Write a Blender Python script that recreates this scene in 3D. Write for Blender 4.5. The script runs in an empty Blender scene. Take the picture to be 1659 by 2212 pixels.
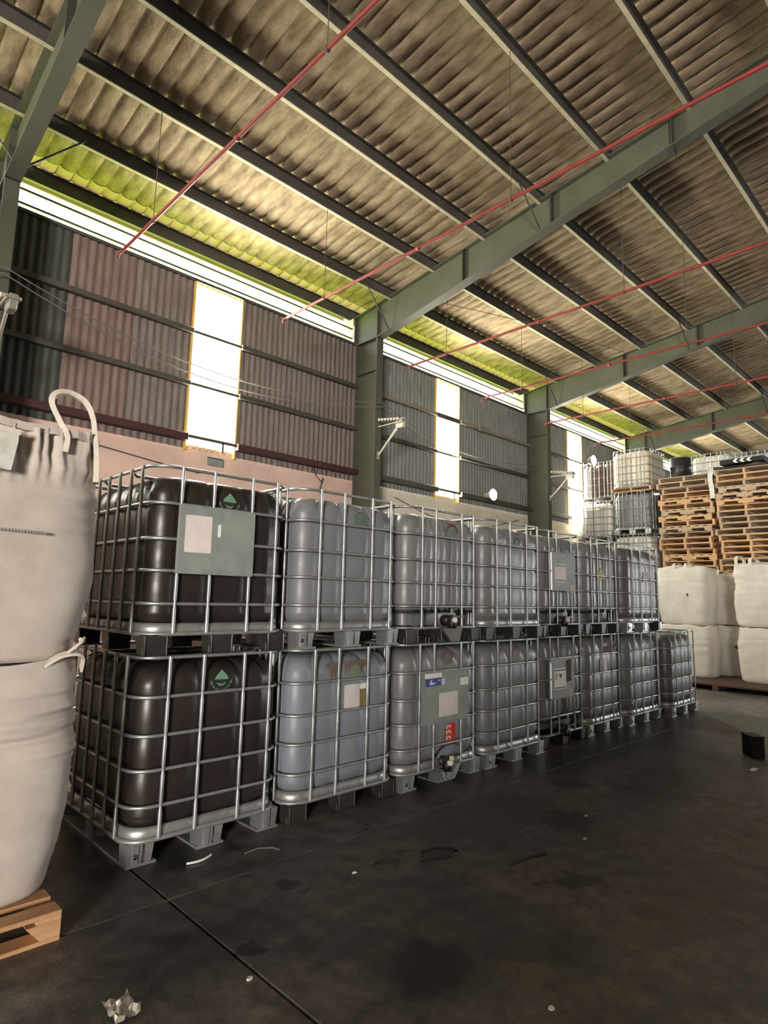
import bpy, bmesh, math, random
from mathutils import Vector, Matrix, noise

# ---------------------------------------------------------------- camera, sky, sun, exposure
SC = bpy.context.scene
COL = SC.collection
PI = math.pi
YAW, PIT, ROL = math.radians(45.83), math.radians(7.992), math.radians(1.3202)
EYE = 1.5
cf = Vector((math.cos(YAW) * math.cos(PIT), math.sin(YAW) * math.cos(PIT), math.sin(PIT)))
cr0 = Vector((math.sin(YAW), -math.cos(YAW), 0))
cu0 = cr0.cross(cf)
cr = cr0 * math.cos(ROL) + cu0 * math.sin(ROL)
cu = -cr0 * math.sin(ROL) + cu0 * math.cos(ROL)
cam_data = bpy.data.cameras.new('camera')
cam_data.sensor_fit = 'HORIZONTAL'
cam_data.sensor_width = 36.0
cam_data.lens = 36.0 * 1317.6 / 1659.0
cam_data.clip_start = 0.05
cam_data.clip_end = 400
cam = bpy.data.objects.new('camera', cam_data)
COL.objects.link(cam)
cam.matrix_world = Matrix(((cr.x, cu.x, -cf.x, 0), (cr.y, cu.y, -cf.y, 0), (cr.z, cu.z, -cf.z, EYE), (0, 0, 0, 1)))
SC.camera = cam

vs = SC.view_settings
vs.view_transform = 'Standard'
vs.look = 'None'
vs.gamma = 1.0
vs.use_curve_mapping = False
vs.exposure = 0.12

SKY_STRENGTH = 7.0
SUN_STRENGTH = 42.0
DOOR_POWER = 6000.0
ROOF_FILL_POWER = 420.0
WINDOW_POWER = 320.0
world = bpy.data.worlds.new('hazy_sky')
SC.world = world
world.use_nodes = True
wb = world.node_tree.nodes['Background']
wb.inputs[0].default_value = (0.93, 0.97, 1.0, 1)
wb.inputs[1].default_value = SKY_STRENGTH
SC.cycles.use_denoising = True
SC.cycles.max_bounces = 10
SC.cycles.diffuse_bounces = 5
SC.cycles.transparent_max_bounces = 12
SC.cycles.sample_clamp_indirect = 8.0
SC.cycles.caustics_reflective = False
SC.cycles.caustics_refractive = False


def light(name, kind, loc, direction, **kw):
    d = bpy.data.lights.new(name, kind)
    for k, v in kw.items():
        setattr(d, k, v)
    o = bpy.data.objects.new(name, d)
    o.location = loc
    o.rotation_euler = Vector(direction).to_track_quat('-Z', 'Y').to_euler()
    COL.objects.link(o)
    return o


light('sun', 'SUN', (0, 30, 40), (-0.15, -0.42, -0.9), energy=SUN_STRENGTH, angle=0.01, color=(1.0, 0.95, 0.85))
# daylight coming in through the open loading door behind the camera
light('door_daylight', 'AREA', (-15.9, -12.5, 2.6), (1.0, 0.93, 0.02), shape='RECTANGLE', size=3.9, size_y=4.2,
      energy=DOOR_POWER, color=(1.0, 0.93, 0.85))
# fill light added at the unseen far end to brighten the roof
light('roof_fill_light', 'AREA', (29.6, -7.0, 2.3), (-1.0, 0.25, 0.5), shape='RECTANGLE', size=16.0, size_y=4.0,
      energy=ROOF_FILL_POWER, color=(1.0, 0.91, 0.78))


def portal(loc, direction, sx, sy):
    o = light('daylight_portal', 'AREA', loc, direction, shape='RECTANGLE', size=sx, size_y=sy, energy=1)
    o.data.cycles.is_portal = True


FRAMES = [-15.9, -10.16, -4.42, 1.33, 7.1, 12.76, 18.46, 24.2, 29.9]
WINX = {3: (3.86, 4.66), 4: (9.28, 10.05), 5: (14.66, 15.45), 6: (20.3, 21.1), 1: (-7.7, -6.9), 2: (-1.95, -1.15), 7: (26.6, 27.4)}
for i in range(2, 7):
    xa, xb = FRAMES[i], FRAMES[i + 1]
    portal(((xa + xb) / 2, 8.03, 6.34), (0, -1, 0), xb - xa - 0.2, 0.44)
for xa, xb in WINX.values():
    portal(((xa + xb) / 2, 8.1, 4.85), (0, -1, 0), xb - xa, 2.5)
    # sunlight scattered inwards by the translucent sheet of the window
    light('window_daylight', 'AREA', ((xa + xb) / 2, 8.105, 4.83), (0, -1, 0), shape='RECTANGLE', size=xb - xa - 0.04, size_y=2.45,
          energy=WINDOW_POWER, color=(1.0, 0.96, 0.84))


# ---------------------------------------------------------------- materials
MATS = {}


def mat(name, color, rough=0.6, metal=0.0, color2=None, nscale=4.0, contrast=(0.35, 0.65), bump=0.0, bscale=40.0,
        stretch=(1, 1, 1), emit=None, spec=0.5, detail=5.0, rough2=None, coord='Object'):
    if name in MATS:
        return MATS[name]
    m = bpy.data.materials.new(name)
    m.use_nodes = True
    nt = m.node_tree
    b = nt.nodes['Principled BSDF']
    b.inputs['Base Color'].default_value = (*color, 1)
    b.inputs['Roughness'].default_value = rough
    b.inputs['Metallic'].default_value = metal
    b.inputs['Specular IOR Level'].default_value = spec
    tc = nt.nodes.new('ShaderNodeTexCoord')
    mp = nt.nodes.new('ShaderNodeMapping')
    mp.inputs['Scale'].default_value = stretch
    nt.links.new(tc.outputs[coord], mp.inputs[0])
    if color2 is not None:
        n = nt.nodes.new('ShaderNodeTexNoise')
        n.inputs['Scale'].default_value = nscale
        n.inputs['Detail'].default_value = detail
        n.inputs['Roughness'].default_value = 0.65
        nt.links.new(mp.outputs[0], n.inputs['Vector'])
        r = nt.nodes.new('ShaderNodeValToRGB')
        r.color_ramp.elements[0].position = contrast[0]
        r.color_ramp.elements[1].position = contrast[1]
        r.color_ramp.elements[0].color = (*color, 1)
        r.color_ramp.elements[1].color = (*color2, 1)
        nt.links.new(n.outputs['Fac'], r.inputs[0])
        nt.links.new(r.outputs[0], b.inputs['Base Color'])
        if rough2 is not None:
            mr = nt.nodes.new('ShaderNodeMapRange')
            mr.inputs['From Min'].default_value = contrast[0]
            mr.inputs['From Max'].default_value = contrast[1]
            mr.inputs['To Min'].default_value = rough
            mr.inputs['To Max'].default_value = rough2
            nt.links.new(n.outputs['Fac'], mr.inputs[0])
            nt.links.new(mr.outputs[0], b.inputs['Roughness'])
    if bump:
        n2 = nt.nodes.new('ShaderNodeTexNoise')
        n2.inputs['Scale'].default_value = bscale
        n2.inputs['Detail'].default_value = 3
        nt.links.new(mp.outputs[0], n2.inputs['Vector'])
        bp = nt.nodes.new('ShaderNodeBump')
        bp.inputs['Strength'].default_value = bump
        bp.inputs['Distance'].default_value = 0.01
        nt.links.new(n2.outputs['Fac'], bp.inputs['Height'])
        nt.links.new(bp.outputs[0], b.inputs['Normal'])
    if emit:
        b.inputs['Emission Color'].default_value = (*emit[0], 1)
        b.inputs['Emission Strength'].default_value = emit[1]
    MATS[name] = m
    return m


galv = mat('galvanised_steel', (0.46, 0.47, 0.46), 0.42, 0.7, (0.33, 0.34, 0.34), 9, spec=0.5)
galv_dull = mat('dull_galvanised_steel', (0.36, 0.37, 0.36), 0.5, 0.6, (0.26, 0.27, 0.26), 12)
plate_mat = mat('grey_sheet_plate', (0.27, 0.295, 0.265), 0.6, 0.0, (0.20, 0.222, 0.205), 6, bump=0.1)
tank_black = mat('dark_liquid_tank', (0.018, 0.013, 0.011), 0.36, 0, (0.03, 0.023, 0.02), 3, spec=0.45, bump=0.05)
tank_grey = mat('grey_liquid_tank', (0.165, 0.174, 0.193), 0.4, 0, (0.215, 0.222, 0.235), 2.2, spec=0.45, bump=0.06)
tank_pale = mat('pale_grey_liquid_tank', (0.225, 0.25, 0.29), 0.42, 0, (0.18, 0.195, 0.22), 2.4, spec=0.45, bump=0.06)
tank_warm = mat('smoky_grey_tank', (0.165, 0.168, 0.168), 0.36, 0, (0.235, 0.238, 0.238), 3.0, spec=0.5, bump=0.06,
                stretch=(6, 6, 0.6))
tank_dim = mat('brownish_grey_tank', (0.10, 0.088, 0.09), 0.4, 0, (0.15, 0.14, 0.145), 2.4, spec=0.5, bump=0.05)
tank_white = mat('natural_white_tank', (0.86, 0.85, 0.76), 0.42, 0, (0.76, 0.75, 0.66), 3, spec=0.4)
tank_cream = mat('yellowed_cream_tank', (0.86, 0.77, 0.58), 0.45, 0, (0.76, 0.66, 0.48), 3, spec=0.4)
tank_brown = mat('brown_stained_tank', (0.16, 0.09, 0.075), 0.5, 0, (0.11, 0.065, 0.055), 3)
tank_mid = mat('half_empty_grey_tank', (0.35, 0.36, 0.37), 0.42, 0, (0.14, 0.145, 0.15), 3, stretch=(5, 5, 0.8))
black_plastic = mat('black_plastic', (0.012, 0.012, 0.012), 0.5, 0, (0.022, 0.021, 0.02), 8)
dark_foot = mat('dark_moulded_plastic', (0.02, 0.019, 0.018), 0.42, 0, (0.035, 0.033, 0.03), 7)
white_paper = mat('white_paper_label', (0.72, 0.66, 0.62), 0.7, 0, (0.62, 0.56, 0.53), 7)
clean_paper = mat('clean_white_label', (0.8, 0.8, 0.76), 0.7)
black_ink = mat('black_ink', (0.015, 0.015, 0.015), 0.7)
blue_ink = mat('blue_label', (0.02, 0.03, 0.22), 0.5)
red_ink = mat('red_label', (0.65, 0.03, 0.02), 0.5)
cream_ink = mat('cream_print', (0.75, 0.66, 0.5), 0.6)
yellow_lab = mat('faded_yellow_label', (0.55, 0.42, 0.22), 0.7, 0, (0.42, 0.34, 0.2), 25)
green_ink = mat('green_print', (0.13, 0.27, 0.17), 0.6)
dgreen_ink = mat('dark_green_print', (0.012, 0.03, 0.022), 0.55)
sage_ink = mat('pale_sage_print', (0.12, 0.15, 0.13), 0.6)
smear_ink = mat('faded_green_print', (0.13, 0.175, 0.13), 0.6, 0, (0.17, 0.185, 0.16), 20)
dkred_ink = mat('dark_red_print', (0.19, 0.018, 0.03), 0.6)
rust_mat = mat('rust_stain', (0.10, 0.035, 0.012), 0.85, 0, (0.05, 0.02, 0.01), 18)
rust_light = mat('light_rust_stain', (0.13, 0.075, 0.045), 0.8, 0, (0.15, 0.12, 0.09), 12)
blue_plastic = mat('blue_plastic', (0.05, 0.1, 0.3), 0.5)
yellow_tag = mat('yellow_tag', (0.8, 0.75, 0.2), 0.6)
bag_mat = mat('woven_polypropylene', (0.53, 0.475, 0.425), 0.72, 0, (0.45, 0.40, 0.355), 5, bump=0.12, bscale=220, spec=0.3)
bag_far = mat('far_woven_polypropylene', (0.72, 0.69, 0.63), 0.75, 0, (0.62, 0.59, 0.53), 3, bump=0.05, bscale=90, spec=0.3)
belt_mat = mat('webbing_belt', (0.68, 0.62, 0.54), 0.8, 0, (0.56, 0.5, 0.43), 40)
film_mat = mat('clear_pouch_film', (0.66, 0.66, 0.6), 0.3, 0, (0.5, 0.5, 0.44), 14, spec=0.6)
wood_new = mat('fresh_pallet_wood', (0.52, 0.30, 0.155), 0.7, 0, (0.40, 0.21, 0.10), 6, stretch=(1, 8, 8), bump=0.1)
wood_a = mat('pallet_wood', (0.70, 0.45, 0.235), 0.75, 0, (0.54, 0.34, 0.175), 5, stretch=(4, 1, 6))
wood_b = mat('greyed_pallet_wood', (0.56, 0.42, 0.28), 0.8, 0, (0.42, 0.31, 0.205), 5, stretch=(4, 1, 6))
wood_dark = mat('dark_stained_wood', (0.10, 0.045, 0.03), 0.8, 0, (0.06, 0.03, 0.02), 4)
steel_green = mat('grey_green_steel_paint', (0.066, 0.069, 0.045), 0.6, 0.0, (0.09, 0.088, 0.064), 2.5, bump=0.05)
steel_dark = mat('dark_steel', (0.05, 0.046, 0.04), 0.6, 0.1, (0.035, 0.032, 0.028), 5)
purlin_lit = mat('pale_lit_purlin_steel', (0.52, 0.47, 0.34), 0.75, 0.0, (0.42, 0.37, 0.27), 5, spec=0.2)  # lower flange and lip: light from below put into a pale colour
purlin_shaded = mat('dark_shaded_purlin_steel', (0.075, 0.066, 0.055), 0.7, 0.0, (0.05, 0.044, 0.038), 4)  # web and upper flange: shade inside the channel put into a dark colour
sheet_mat = mat('stained_roof_sheet', (0.20, 0.145, 0.092), 0.9, 0, (0.47, 0.37, 0.245), 5.0, (0.34, 0.66), stretch=(1.5, 0.55, 1), bump=0.5, bscale=45, detail=12, spec=0.2)
eave_mat = mat('eave_board', (0.70, 0.50, 0.42), 0.8)
cream_mat = mat('cream_painted_board', (0.66, 0.58, 0.40), 0.8)
clad_brown = mat('rusty_brown_cladding', (0.22, 0.178, 0.155), 0.7, 0.0, (0.125, 0.10, 0.088), 3, (0.35, 0.7), stretch=(5, 1, 0.8))
clad_red = mat('red_brown_cladding', (0.235, 0.158, 0.135), 0.7, 0.0, (0.13, 0.09, 0.078), 3, (0.35, 0.7), stretch=(5, 1, 0.8))
clad_dark = mat('dark_green_cladding', (0.065, 0.07, 0.057), 0.7, 0.0, (0.04, 0.044, 0.036), 3, stretch=(5, 1, 0.8))
clad_grey = mat('grey_cladding', (0.24, 0.25, 0.24), 0.7, 0.0, (0.16, 0.168, 0.16), 3, stretch=(5, 1, 0.8))
girt_mat = mat('girt_steel', (0.085, 0.08, 0.065), 0.6, 0.1, (0.06, 0.055, 0.045), 4)
girt_red = mat('red_oxide_steel', (0.062, 0.02, 0.02), 0.65, 0.0, (0.045, 0.018, 0.018), 4)
girt_pale = mat('dusty_girt_steel', (0.24, 0.21, 0.155), 0.7, 0.0, (0.19, 0.165, 0.125), 4)
plaster_pink = mat('pink_plaster', (0.70, 0.50, 0.42), 0.9, 0, (0.60, 0.42, 0.35), 2.5, bump=0.15, bscale=12)
plaster_white = mat('whitewashed_plaster', (0.74, 0.68, 0.56), 0.9, 0, (0.64, 0.585, 0.48), 2.5, bump=0.15, bscale=12)
pipe_red = mat('red_pipe_paint', (0.27, 0.032, 0.024), 0.6, 0, (0.20, 0.028, 0.022), 6)
wire_mat = mat('rusty_wire', (0.09, 0.065, 0.04), 0.7, 0.2)
cable_mat = mat('dusty_cable', (0.16, 0.155, 0.14), 0.8)
lamp_body = mat('lamp_housing', (0.30, 0.285, 0.24), 0.5, 0.3)
lamp_lens = mat('lamp_lens_off', (0.55, 0.52, 0.45), 0.3)
glow_mat = mat('lit_floodlight_lens', (0.9, 0.95, 1), 0.3, emit=((0.86, 0.93, 1.0), 60.0))
grass_mat = mat('sunlit_grass', (0.24, 0.37, 0.03), 0.9, 0, (0.30, 0.42, 0.045), 0.8)
conc_out = mat('outside_concrete', (0.3, 0.29, 0.26), 0.9)
backwall_mat = mat('dark_cladding', (0.10, 0.095, 0.085), 0.8, 0, (0.07, 0.068, 0.06), 2)
scrap_mat = mat('pale_scrap', (0.75, 0.74, 0.68), 0.5)
foil_mat = mat('crumpled_foil', (0.55, 0.53, 0.48), 0.35, 0.6)
cord_mat = mat('black_cord', (0.012, 0.011, 0.01), 0.7)


def pane_material():
    m = bpy.data.materials.new('yellowed_translucent_sheet')
    m.use_nodes = True
    nt = m.node_tree
    nt.nodes.clear()
    out = nt.nodes.new('ShaderNodeOutputMaterial')
    tr = nt.nodes.new('ShaderNodeBsdfTransparent')
    tr.inputs[0].default_value = (0.95, 0.9, 0.72, 1)
    tl = nt.nodes.new('ShaderNodeBsdfTranslucent')
    tl.inputs[0].default_value = (0.9, 0.8, 0.45, 1)
    mx = nt.nodes.new('ShaderNodeMixShader')
    mx.inputs[0].default_value = 0.35
    nt.links.new(tr.outputs[0], mx.inputs[1])
    nt.links.new(tl.outputs[0], mx.inputs[2])
    nt.links.new(mx.outputs[0], out.inputs[0])
    return m


pane_mat = pane_material()


def floor_material():
    m = mat('oily_concrete_floor', (0.125, 0.109, 0.094), 0.6, 0, (0.033, 0.0325, 0.032), 0.9, (0.38, 0.60),
            bump=0.2, bscale=60, rough2=0.42, detail=14)
    nt = m.node_tree
    b = nt.nodes['Principled BSDF']
    ramp = b.inputs['Base Color'].links[0].from_node
    geo = nt.nodes.new('ShaderNodeNewGeometry')
    wn = nt.nodes.new('ShaderNodeTexNoise')
    wn.inputs['Scale'].default_value = 5.0
    wn.inputs['Detail'].default_value = 4
    nt.links.new(geo.outputs['Position'], wn.inputs['Vector'])
    sub = nt.nodes.new('ShaderNodeVectorMath')
    sub.operation = 'SUBTRACT'
    nt.links.new(wn.outputs['Color'], sub.inputs[0])
    sub.inputs[1].default_value = (0.5, 0.5, 0.5)
    sc = nt.nodes.new('ShaderNodeVectorMath')
    sc.operation = 'SCALE'
    sc.inputs['Scale'].default_value = 0.5
    nt.links.new(sub.outputs[0], sc.inputs[0])
    add = nt.nodes.new('ShaderNodeVectorMath')
    nt.links.new(geo.outputs['Position'], add.inputs[0])
    nt.links.new(sc.outputs[0], add.inputs[1])
    fine = nt.nodes.new('ShaderNodeTexNoise')
    fine.inputs['Scale'].default_value = 7.0
    fine.inputs['Detail'].default_value = 12
    fine.inputs['Roughness'].default_value = 0.75
    nt.links.new(geo.outputs['Position'], fine.inputs['Vector'])
    fr_ = nt.nodes.new('ShaderNodeMapRange')
    fr_.inputs['From Min'].default_value = 0.36
    fr_.inputs['From Max'].default_value = 0.64
    fr_.inputs['To Min'].default_value = 0.45
    fr_.inputs['To Max'].default_value = 1.55
    nt.links.new(fine.outputs['Fac'], fr_.inputs[0])
    mul = nt.nodes.new('ShaderNodeVectorMath')
    mul.operation = 'SCALE'
    nt.links.new(ramp.outputs[0], mul.inputs[0])
    nt.links.new(fr_.outputs[0], mul.inputs['Scale'])
    cur = mul.outputs[0]
    spots = [((2.07, 1.86), (0.20, 0.16), (0.006, 0.006, 0.006)), ((4.06, 2.32), (0.20, 0.22), (0.008, 0.008, 0.008)),
             ((2.02, 2.77), (0.06, 0.06), (0.008, 0.008, 0.007)), ((1.6, 2.4), (0.05, 0.05), (0.008, 0.008, 0.007)),
             ((6.7, 3.05), (1.7, 0.34), (0.006, 0.006, 0.006)), ((6.0, 2.2), (1.2, 0.38), (0.010, 0.010, 0.009)), ((7.6, 2.6), (0.9, 0.2), (0.012, 0.012, 0.011)),
             ((3.25, 1.8), (0.14, 0.09), (0.012, 0.012, 0.012)), ((2.63, 1.55), (0.12, 0.08), (0.013, 0.013, 0.013)),
             ((4.9, 2.75), (0.18, 0.12), (0.02, 0.018, 0.016)),
             ((3.66, 3.1), (0.10, 0.03), (0.014, 0.012, 0.012)),
             ((3.5, 2.74), (0.15, 0.02), (0.16, 0.15, 0.135)), ((3.7, 2.33), (0.20, 0.03), (0.12, 0.11, 0.10)),
             ((3.0, 3.12), (0.2, 0.025), (0.11, 0.105, 0.095)), ((2.3, 1.5), (0.09, 0.06), (0.095, 0.075, 0.055)),
             ((5.6, 2.6), (0.3, 0.1), (0.075, 0.06, 0.045)), ((3.8, 2.7), (0.6, 0.3), (0.055, 0.042, 0.040))]
    for (cx, cy), (rx, ry), colr in spots:
        s = nt.nodes.new('ShaderNodeVectorMath')
        s.operation = 'SUBTRACT'
        nt.links.new(add.outputs[0], s.inputs[0])
        s.inputs[1].default_value = (cx, cy, 0)
        d = nt.nodes.new('ShaderNodeVectorMath')
        d.operation = 'MULTIPLY'
        nt.links.new(s.outputs[0], d.inputs[0])
        d.inputs[1].default_value = (1 / rx, 1 / ry, 0)
        le = nt.nodes.new('ShaderNodeVectorMath')
        le.operation = 'LENGTH'
        nt.links.new(d.outputs[0], le.inputs[0])
        mr = nt.nodes.new('ShaderNodeMapRange')
        mr.inputs['From Min'].default_value = 0.8
        mr.inputs['From Max'].default_value = 1.2
        mr.inputs['To Min'].default_value = 0.85
        mr.inputs['To Max'].default_value = 0.0
        nt.links.new(le.outputs['Value'], mr.inputs[0])
        mx = nt.nodes.new('ShaderNodeMix')
        mx.data_type = 'RGBA'
        nt.links.new(mr.outputs[0], mx.inputs[0])
        nt.links.new(cur, mx.inputs[6])
        mx.inputs[7].default_value = (*colr, 1)
        cur = mx.outputs[2]
    nt.links.new(cur, b.inputs['Base Color'])
    return m


floor_mat = floor_material()


# ---------------------------------------------------------------- mesh helpers
class MB:
    """Collects faces; build() links them as one mesh object, mesh() only makes the mesh."""

    def __init__(self):
        self.v, self.f, self.mi, self.sm = [], [], [], []

    def add(self, vs_, fs_, mi=0, smooth=False):
        o = len(self.v)
        self.v.extend([tuple(p) for p in vs_])
        for f in fs_:
            self.f.append(tuple(i + o for i in f))
            self.mi.append(mi)
            self.sm.append(smooth)
        return self

    def box(self, x0, y0, z0, x1, y1, z1, mi=0):
        v_ = [(x, y, z) for z in (z0, z1) for y in (y0, y1) for x in (x0, x1)]
        return self.add(v_, [(0, 2, 3, 1), (4, 5, 7, 6), (0, 1, 5, 4), (2, 6, 7, 3), (0, 4, 6, 2), (1, 3, 7, 5)], mi)

    def taper(self, x0, y0, x1, y1, z0, z1, dx, dy, mi=0):
        """box whose bottom (z0) is inset by dx, dy"""
        v_ = [(x0 + dx, y0 + dy, z0), (x1 - dx, y0 + dy, z0), (x0 + dx, y1 - dy, z0), (x1 - dx, y1 - dy, z0),
              (x0, y0, z1), (x1, y0, z1), (x0, y1, z1), (x1, y1, z1)]
        return self.add(v_, [(0, 2, 3, 1), (4, 5, 7, 6), (0, 1, 5, 4), (2, 6, 7, 3), (0, 4, 6, 2), (1, 3, 7, 5)], mi)

    def tube(self, pts, r, n=6, closed=False, mi=0, radii=None, caps=True):
        pts = [Vector(p) for p in pts]
        N = len(pts)
        rings = []
        prev = None
        for i, p in enumerate(pts):
            if closed:
                t = pts[(i + 1) % N] - pts[i - 1]
            else:
                t = pts[min(i + 1, N - 1)] - pts[max(i - 1, 0)]
            t.normalize()
            if prev is None:
                a = Vector((0, 0, 1)) if abs(t.z) < 0.9 else Vector((0, 1, 0))
                a = (a - t * a.dot(t)).normalized()
            else:
                a = (prev - t * prev.dot(t)).normalized()
            prev = a
            b = t.cross(a)
            rr = radii[i] if radii else r
            rings.append([p + (a * math.cos(2 * PI * k / n) + b * math.sin(2 * PI * k / n)) * rr for k in range(n)])
        vv = [q for rg in rings for q in rg]
        ff = []
        for i in range(N if closed else N - 1):
            j = (i + 1) % N
            for k in range(n):
                l = (k + 1) % n
                ff.append((i * n + k, i * n + l, j * n + l, j * n + k))
        self.add(vv, ff, mi, True)
        if caps and not closed:
            self.add(rings[0], [tuple(range(n))[::-1]], mi)
            self.add(rings[-1], [tuple(range(n))], mi)
        return self

    def ribbon(self, pts, width, thick, wdir, mi=0):
        pts = [Vector(p) for p in pts]
        if len(pts) < 20:      # round the bends
            q = [pts[0]] + pts + [pts[-1]]
            out = []
            for i in range(1, len(q) - 2):
                a, b, c, d = q[i - 1:i + 3]
                for k in range(5):
                    t = k / 5
                    out.append(0.5 * ((2 * b) + (c - a) * t + (2 * a - 5 * b + 4 * c - d) * t * t + (3 * b - a - 3 * c + d) * t ** 3))
            pts = out + [pts[-1]]
        N = len(pts)
        vv = []
        for i, p in enumerate(pts):
            w = Vector(wdir[i] if isinstance(wdir, list) else wdir).normalized()
            t = (pts[min(i + 1, N - 1)] - pts[max(i - 1, 0)]).normalized()
            w = (w - t * w.dot(t)).normalized()
            nn = t.cross(w)
            for sa, sb in ((-1, -1), (1, -1), (1, 1), (-1, 1)):
                vv.append(p + w * (width / 2 * sa) + nn * (thick / 2 * sb))
        ff = [(0, 3, 2, 1), (4 * N - 4, 4 * N - 3, 4 * N - 2, 4 * N - 1)]
        for i in range(N - 1):
            for k in range(4):
                l = (k + 1) % 4
                ff.append((i * 4 + k, i * 4 + l, i * 4 + 4 + l, i * 4 + 4 + k))
        return self.add(vv, ff, mi, False)

    def lathe(self, prof, n=12, center=(0, 0, 0), axis='Z', mi=0, smooth=True):
        vv, ff = [], []
        cx, cy, cz = center
        for r, h in prof:
            for k in range(n):
                a = 2 * PI * k / n
                u, w = r * math.cos(a), r * math.sin(a)
                vv.append({'Z': (cx + u, cy + w, cz + h), 'Y': (cx + u, cy + h, cz + w), 'X': (cx + h, cy + u, cz + w)}[axis])
        for i in range(len(prof) - 1):
            for k in range(n):
                l = (k + 1) % n
                ff.append((i * n + k, i * n + l, (i + 1) * n + l, (i + 1) * n + k))
        ff.append(tuple(range(n))[::-1])
        ff.append(tuple(range((len(prof) - 1) * n, len(prof) * n)))
        return self.add(vv, ff, mi, smooth)

    def prism(self, poly, axis, a, b, mi=0):
        """poly: 2D points in the plane normal to axis, extruded from a to b"""
        def P(p, h):
            return {'X': (h, p[0], p[1]), 'Y': (p[0], h, p[1]), 'Z': (p[0], p[1], h)}[axis]
        n = len(poly)
        vv = [P(p, a) for p in poly] + [P(p, b) for p in poly]
        ff = [tuple(range(n)), tuple(range(2 * n - 1, n - 1, -1))]
        for k in range(n):
            l = (k + 1) % n
            ff.append((k, n + k, n + l, l))
        return self.add(vv, ff, mi)

    def flat(self, poly, y, mi=0, th=0.0015):
        """thin printed or glued piece in the XZ plane with its face at y"""
        return self.prism(poly, 'Y', y, y + th, mi)

    def grid(self, rows, mi=0, smooth=True, closed_u=False):
        nu = len(rows[0])
        vv = [p for r in rows for p in r]
        ff = []
        for j in range(len(rows) - 1):
            for i in range(nu if closed_u else nu - 1):
                k = (i + 1) % nu
                ff.append((j * nu + i, j * nu + k, (j + 1) * nu + k, (j + 1) * nu + i))
        return self.add(vv, ff, mi, smooth)

    def mesh(self, name, mats, bevel=0.0, fixn=True):
        me = bpy.data.meshes.new(name)
        me.from_pydata(self.v, [], self.f)
        for m in (mats if isinstance(mats, (list, tuple)) else [mats]):
            me.materials.append(m)
        me.polygons.foreach_set('material_index', self.mi)
        me.polygons.foreach_set('use_smooth', self.sm)
        if fixn or bevel:
            bm = bmesh.new()
            bm.from_mesh(me)
            if bevel:
                bmesh.ops.bevel(bm, geom=list(bm.edges), offset=bevel, segments=1, affect='EDGES', profile=0.5)
            bmesh.ops.recalc_face_normals(bm, faces=bm.faces)
            bm.to_mesh(me)
            bm.free()
        me.update()
        return me

    def build(self, name, mats, parent=None, **kw):
        return obj(name, self.mesh(name, mats, **kw), parent)


def obj(name, me, parent=None, loc=(0, 0, 0), rot=(0, 0, 0), scale=(1, 1, 1)):
    o = bpy.data.objects.new(name, me)
    o.location = loc
    o.rotation_euler = rot
    o.scale = scale
    if parent is not None:
        o.parent = parent
    COL.objects.link(o)
    return o


def tag(o, label, cat, group=None):
    o['label'] = label
    o['category'] = cat
    o['kind'] = 'thing'
    if group:
        o['group'] = group
    return o


def thing(name, label, cat, loc=(0, 0, 0), rz=0.0, group=None, scale=(1, 1, 1)):
    o = obj(name, None, None, loc, (0, 0, rz), scale)
    o.empty_display_size = 0.1
    return tag(o, label, cat, group)


def struct(o, label=None):
    o['kind'] = 'structure'
    if label:
        o['label'] = label
    return o


def dup(root, loc, rz=0.0, label=None, scale=None, cat=None, group=None):
    r = root.copy()
    COL.objects.link(r)
    r.location = loc
    r.rotation_euler = (0, 0, rz)
    if scale:
        r.scale = scale
    if label:
        r['label'] = label
    if group:
        r['group'] = group
    for ch in list(root.children):
        c = ch.copy()
        COL.objects.link(c)
        c.parent = r
        for g in ch.children:
            d = g.copy()
            COL.objects.link(d)
            d.parent = c
    return r


def rrect(x0, y0, x1, y1, r, nc=5, extra=None):
    """rounded rectangle, counter-clockwise from the front-left; extra = x/y sample positions along the sides"""
    pts = []
    cs = [(x1 - r, y0 + r, -PI / 2), (x1 - r, y1 - r, 0), (x0 + r, y1 - r, PI / 2), (x0 + r, y0 + r, PI)]
    ex, ey = extra or ([], [])
    for k, (cx, cy, a0) in enumerate(cs):
        if k == 0:
            pts += [(x, y0) for x in sorted(ex) if x0 + r < x < x1 - r]
        for i in range(nc + 1):
            a = a0 + PI / 2 * i / nc
            pts.append((cx + r * math.cos(a), cy + r * math.sin(a)))
        if k == 0:
            pts += [(x1, y) for y in sorted(ey) if y0 + r < y < y1 - r]
        if k == 1:
            pts += [(x, y1) for x in sorted(ex, reverse=True) if x0 + r < x < x1 - r]
        if k == 2:
            pts += [(x0, y) for y in sorted(ey, reverse=True) if y0 + r < y < y1 - r]
    return pts


# ---------------------------------------------------------------- the hall: floor
fl = struct(MB().box(-16.2, -20.2, -0.08, 30.2, 8.3, -0.02).build('floor', floor_mat), 'dark oil-stained concrete floor of the warehouse')
JX, JY, G = 1.53, 3.04, 0.006
slab_mb = []
xs = [-16.2, -10.0, -4.2, JX, 30.2]
ys = [-20.2, -9.0, -3.0, JY, 8.3]
xs = [-16.2, JX, 30.2]
ys = [-20.2, JY, 8.3]
for i in range(2):
    for j in range(2):
        b = MB().box(xs[i] + G, ys[j] + G, -0.02, xs[i + 1] - G, ys[j + 1] - G, 0.0)
        b.build('slab', floor_mat, fl, bevel=0.004)

MB().box(-16.2, JY - 0.007, -0.02, 30.2, JY + 0.007, -0.0015).build('joint_filler', mat('dusty_joint_filler', (0.2, 0.185, 0.16), 0.9, 0, (0.05, 0.047, 0.042), 3.0, (0.4, 0.6)), fl)
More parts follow.
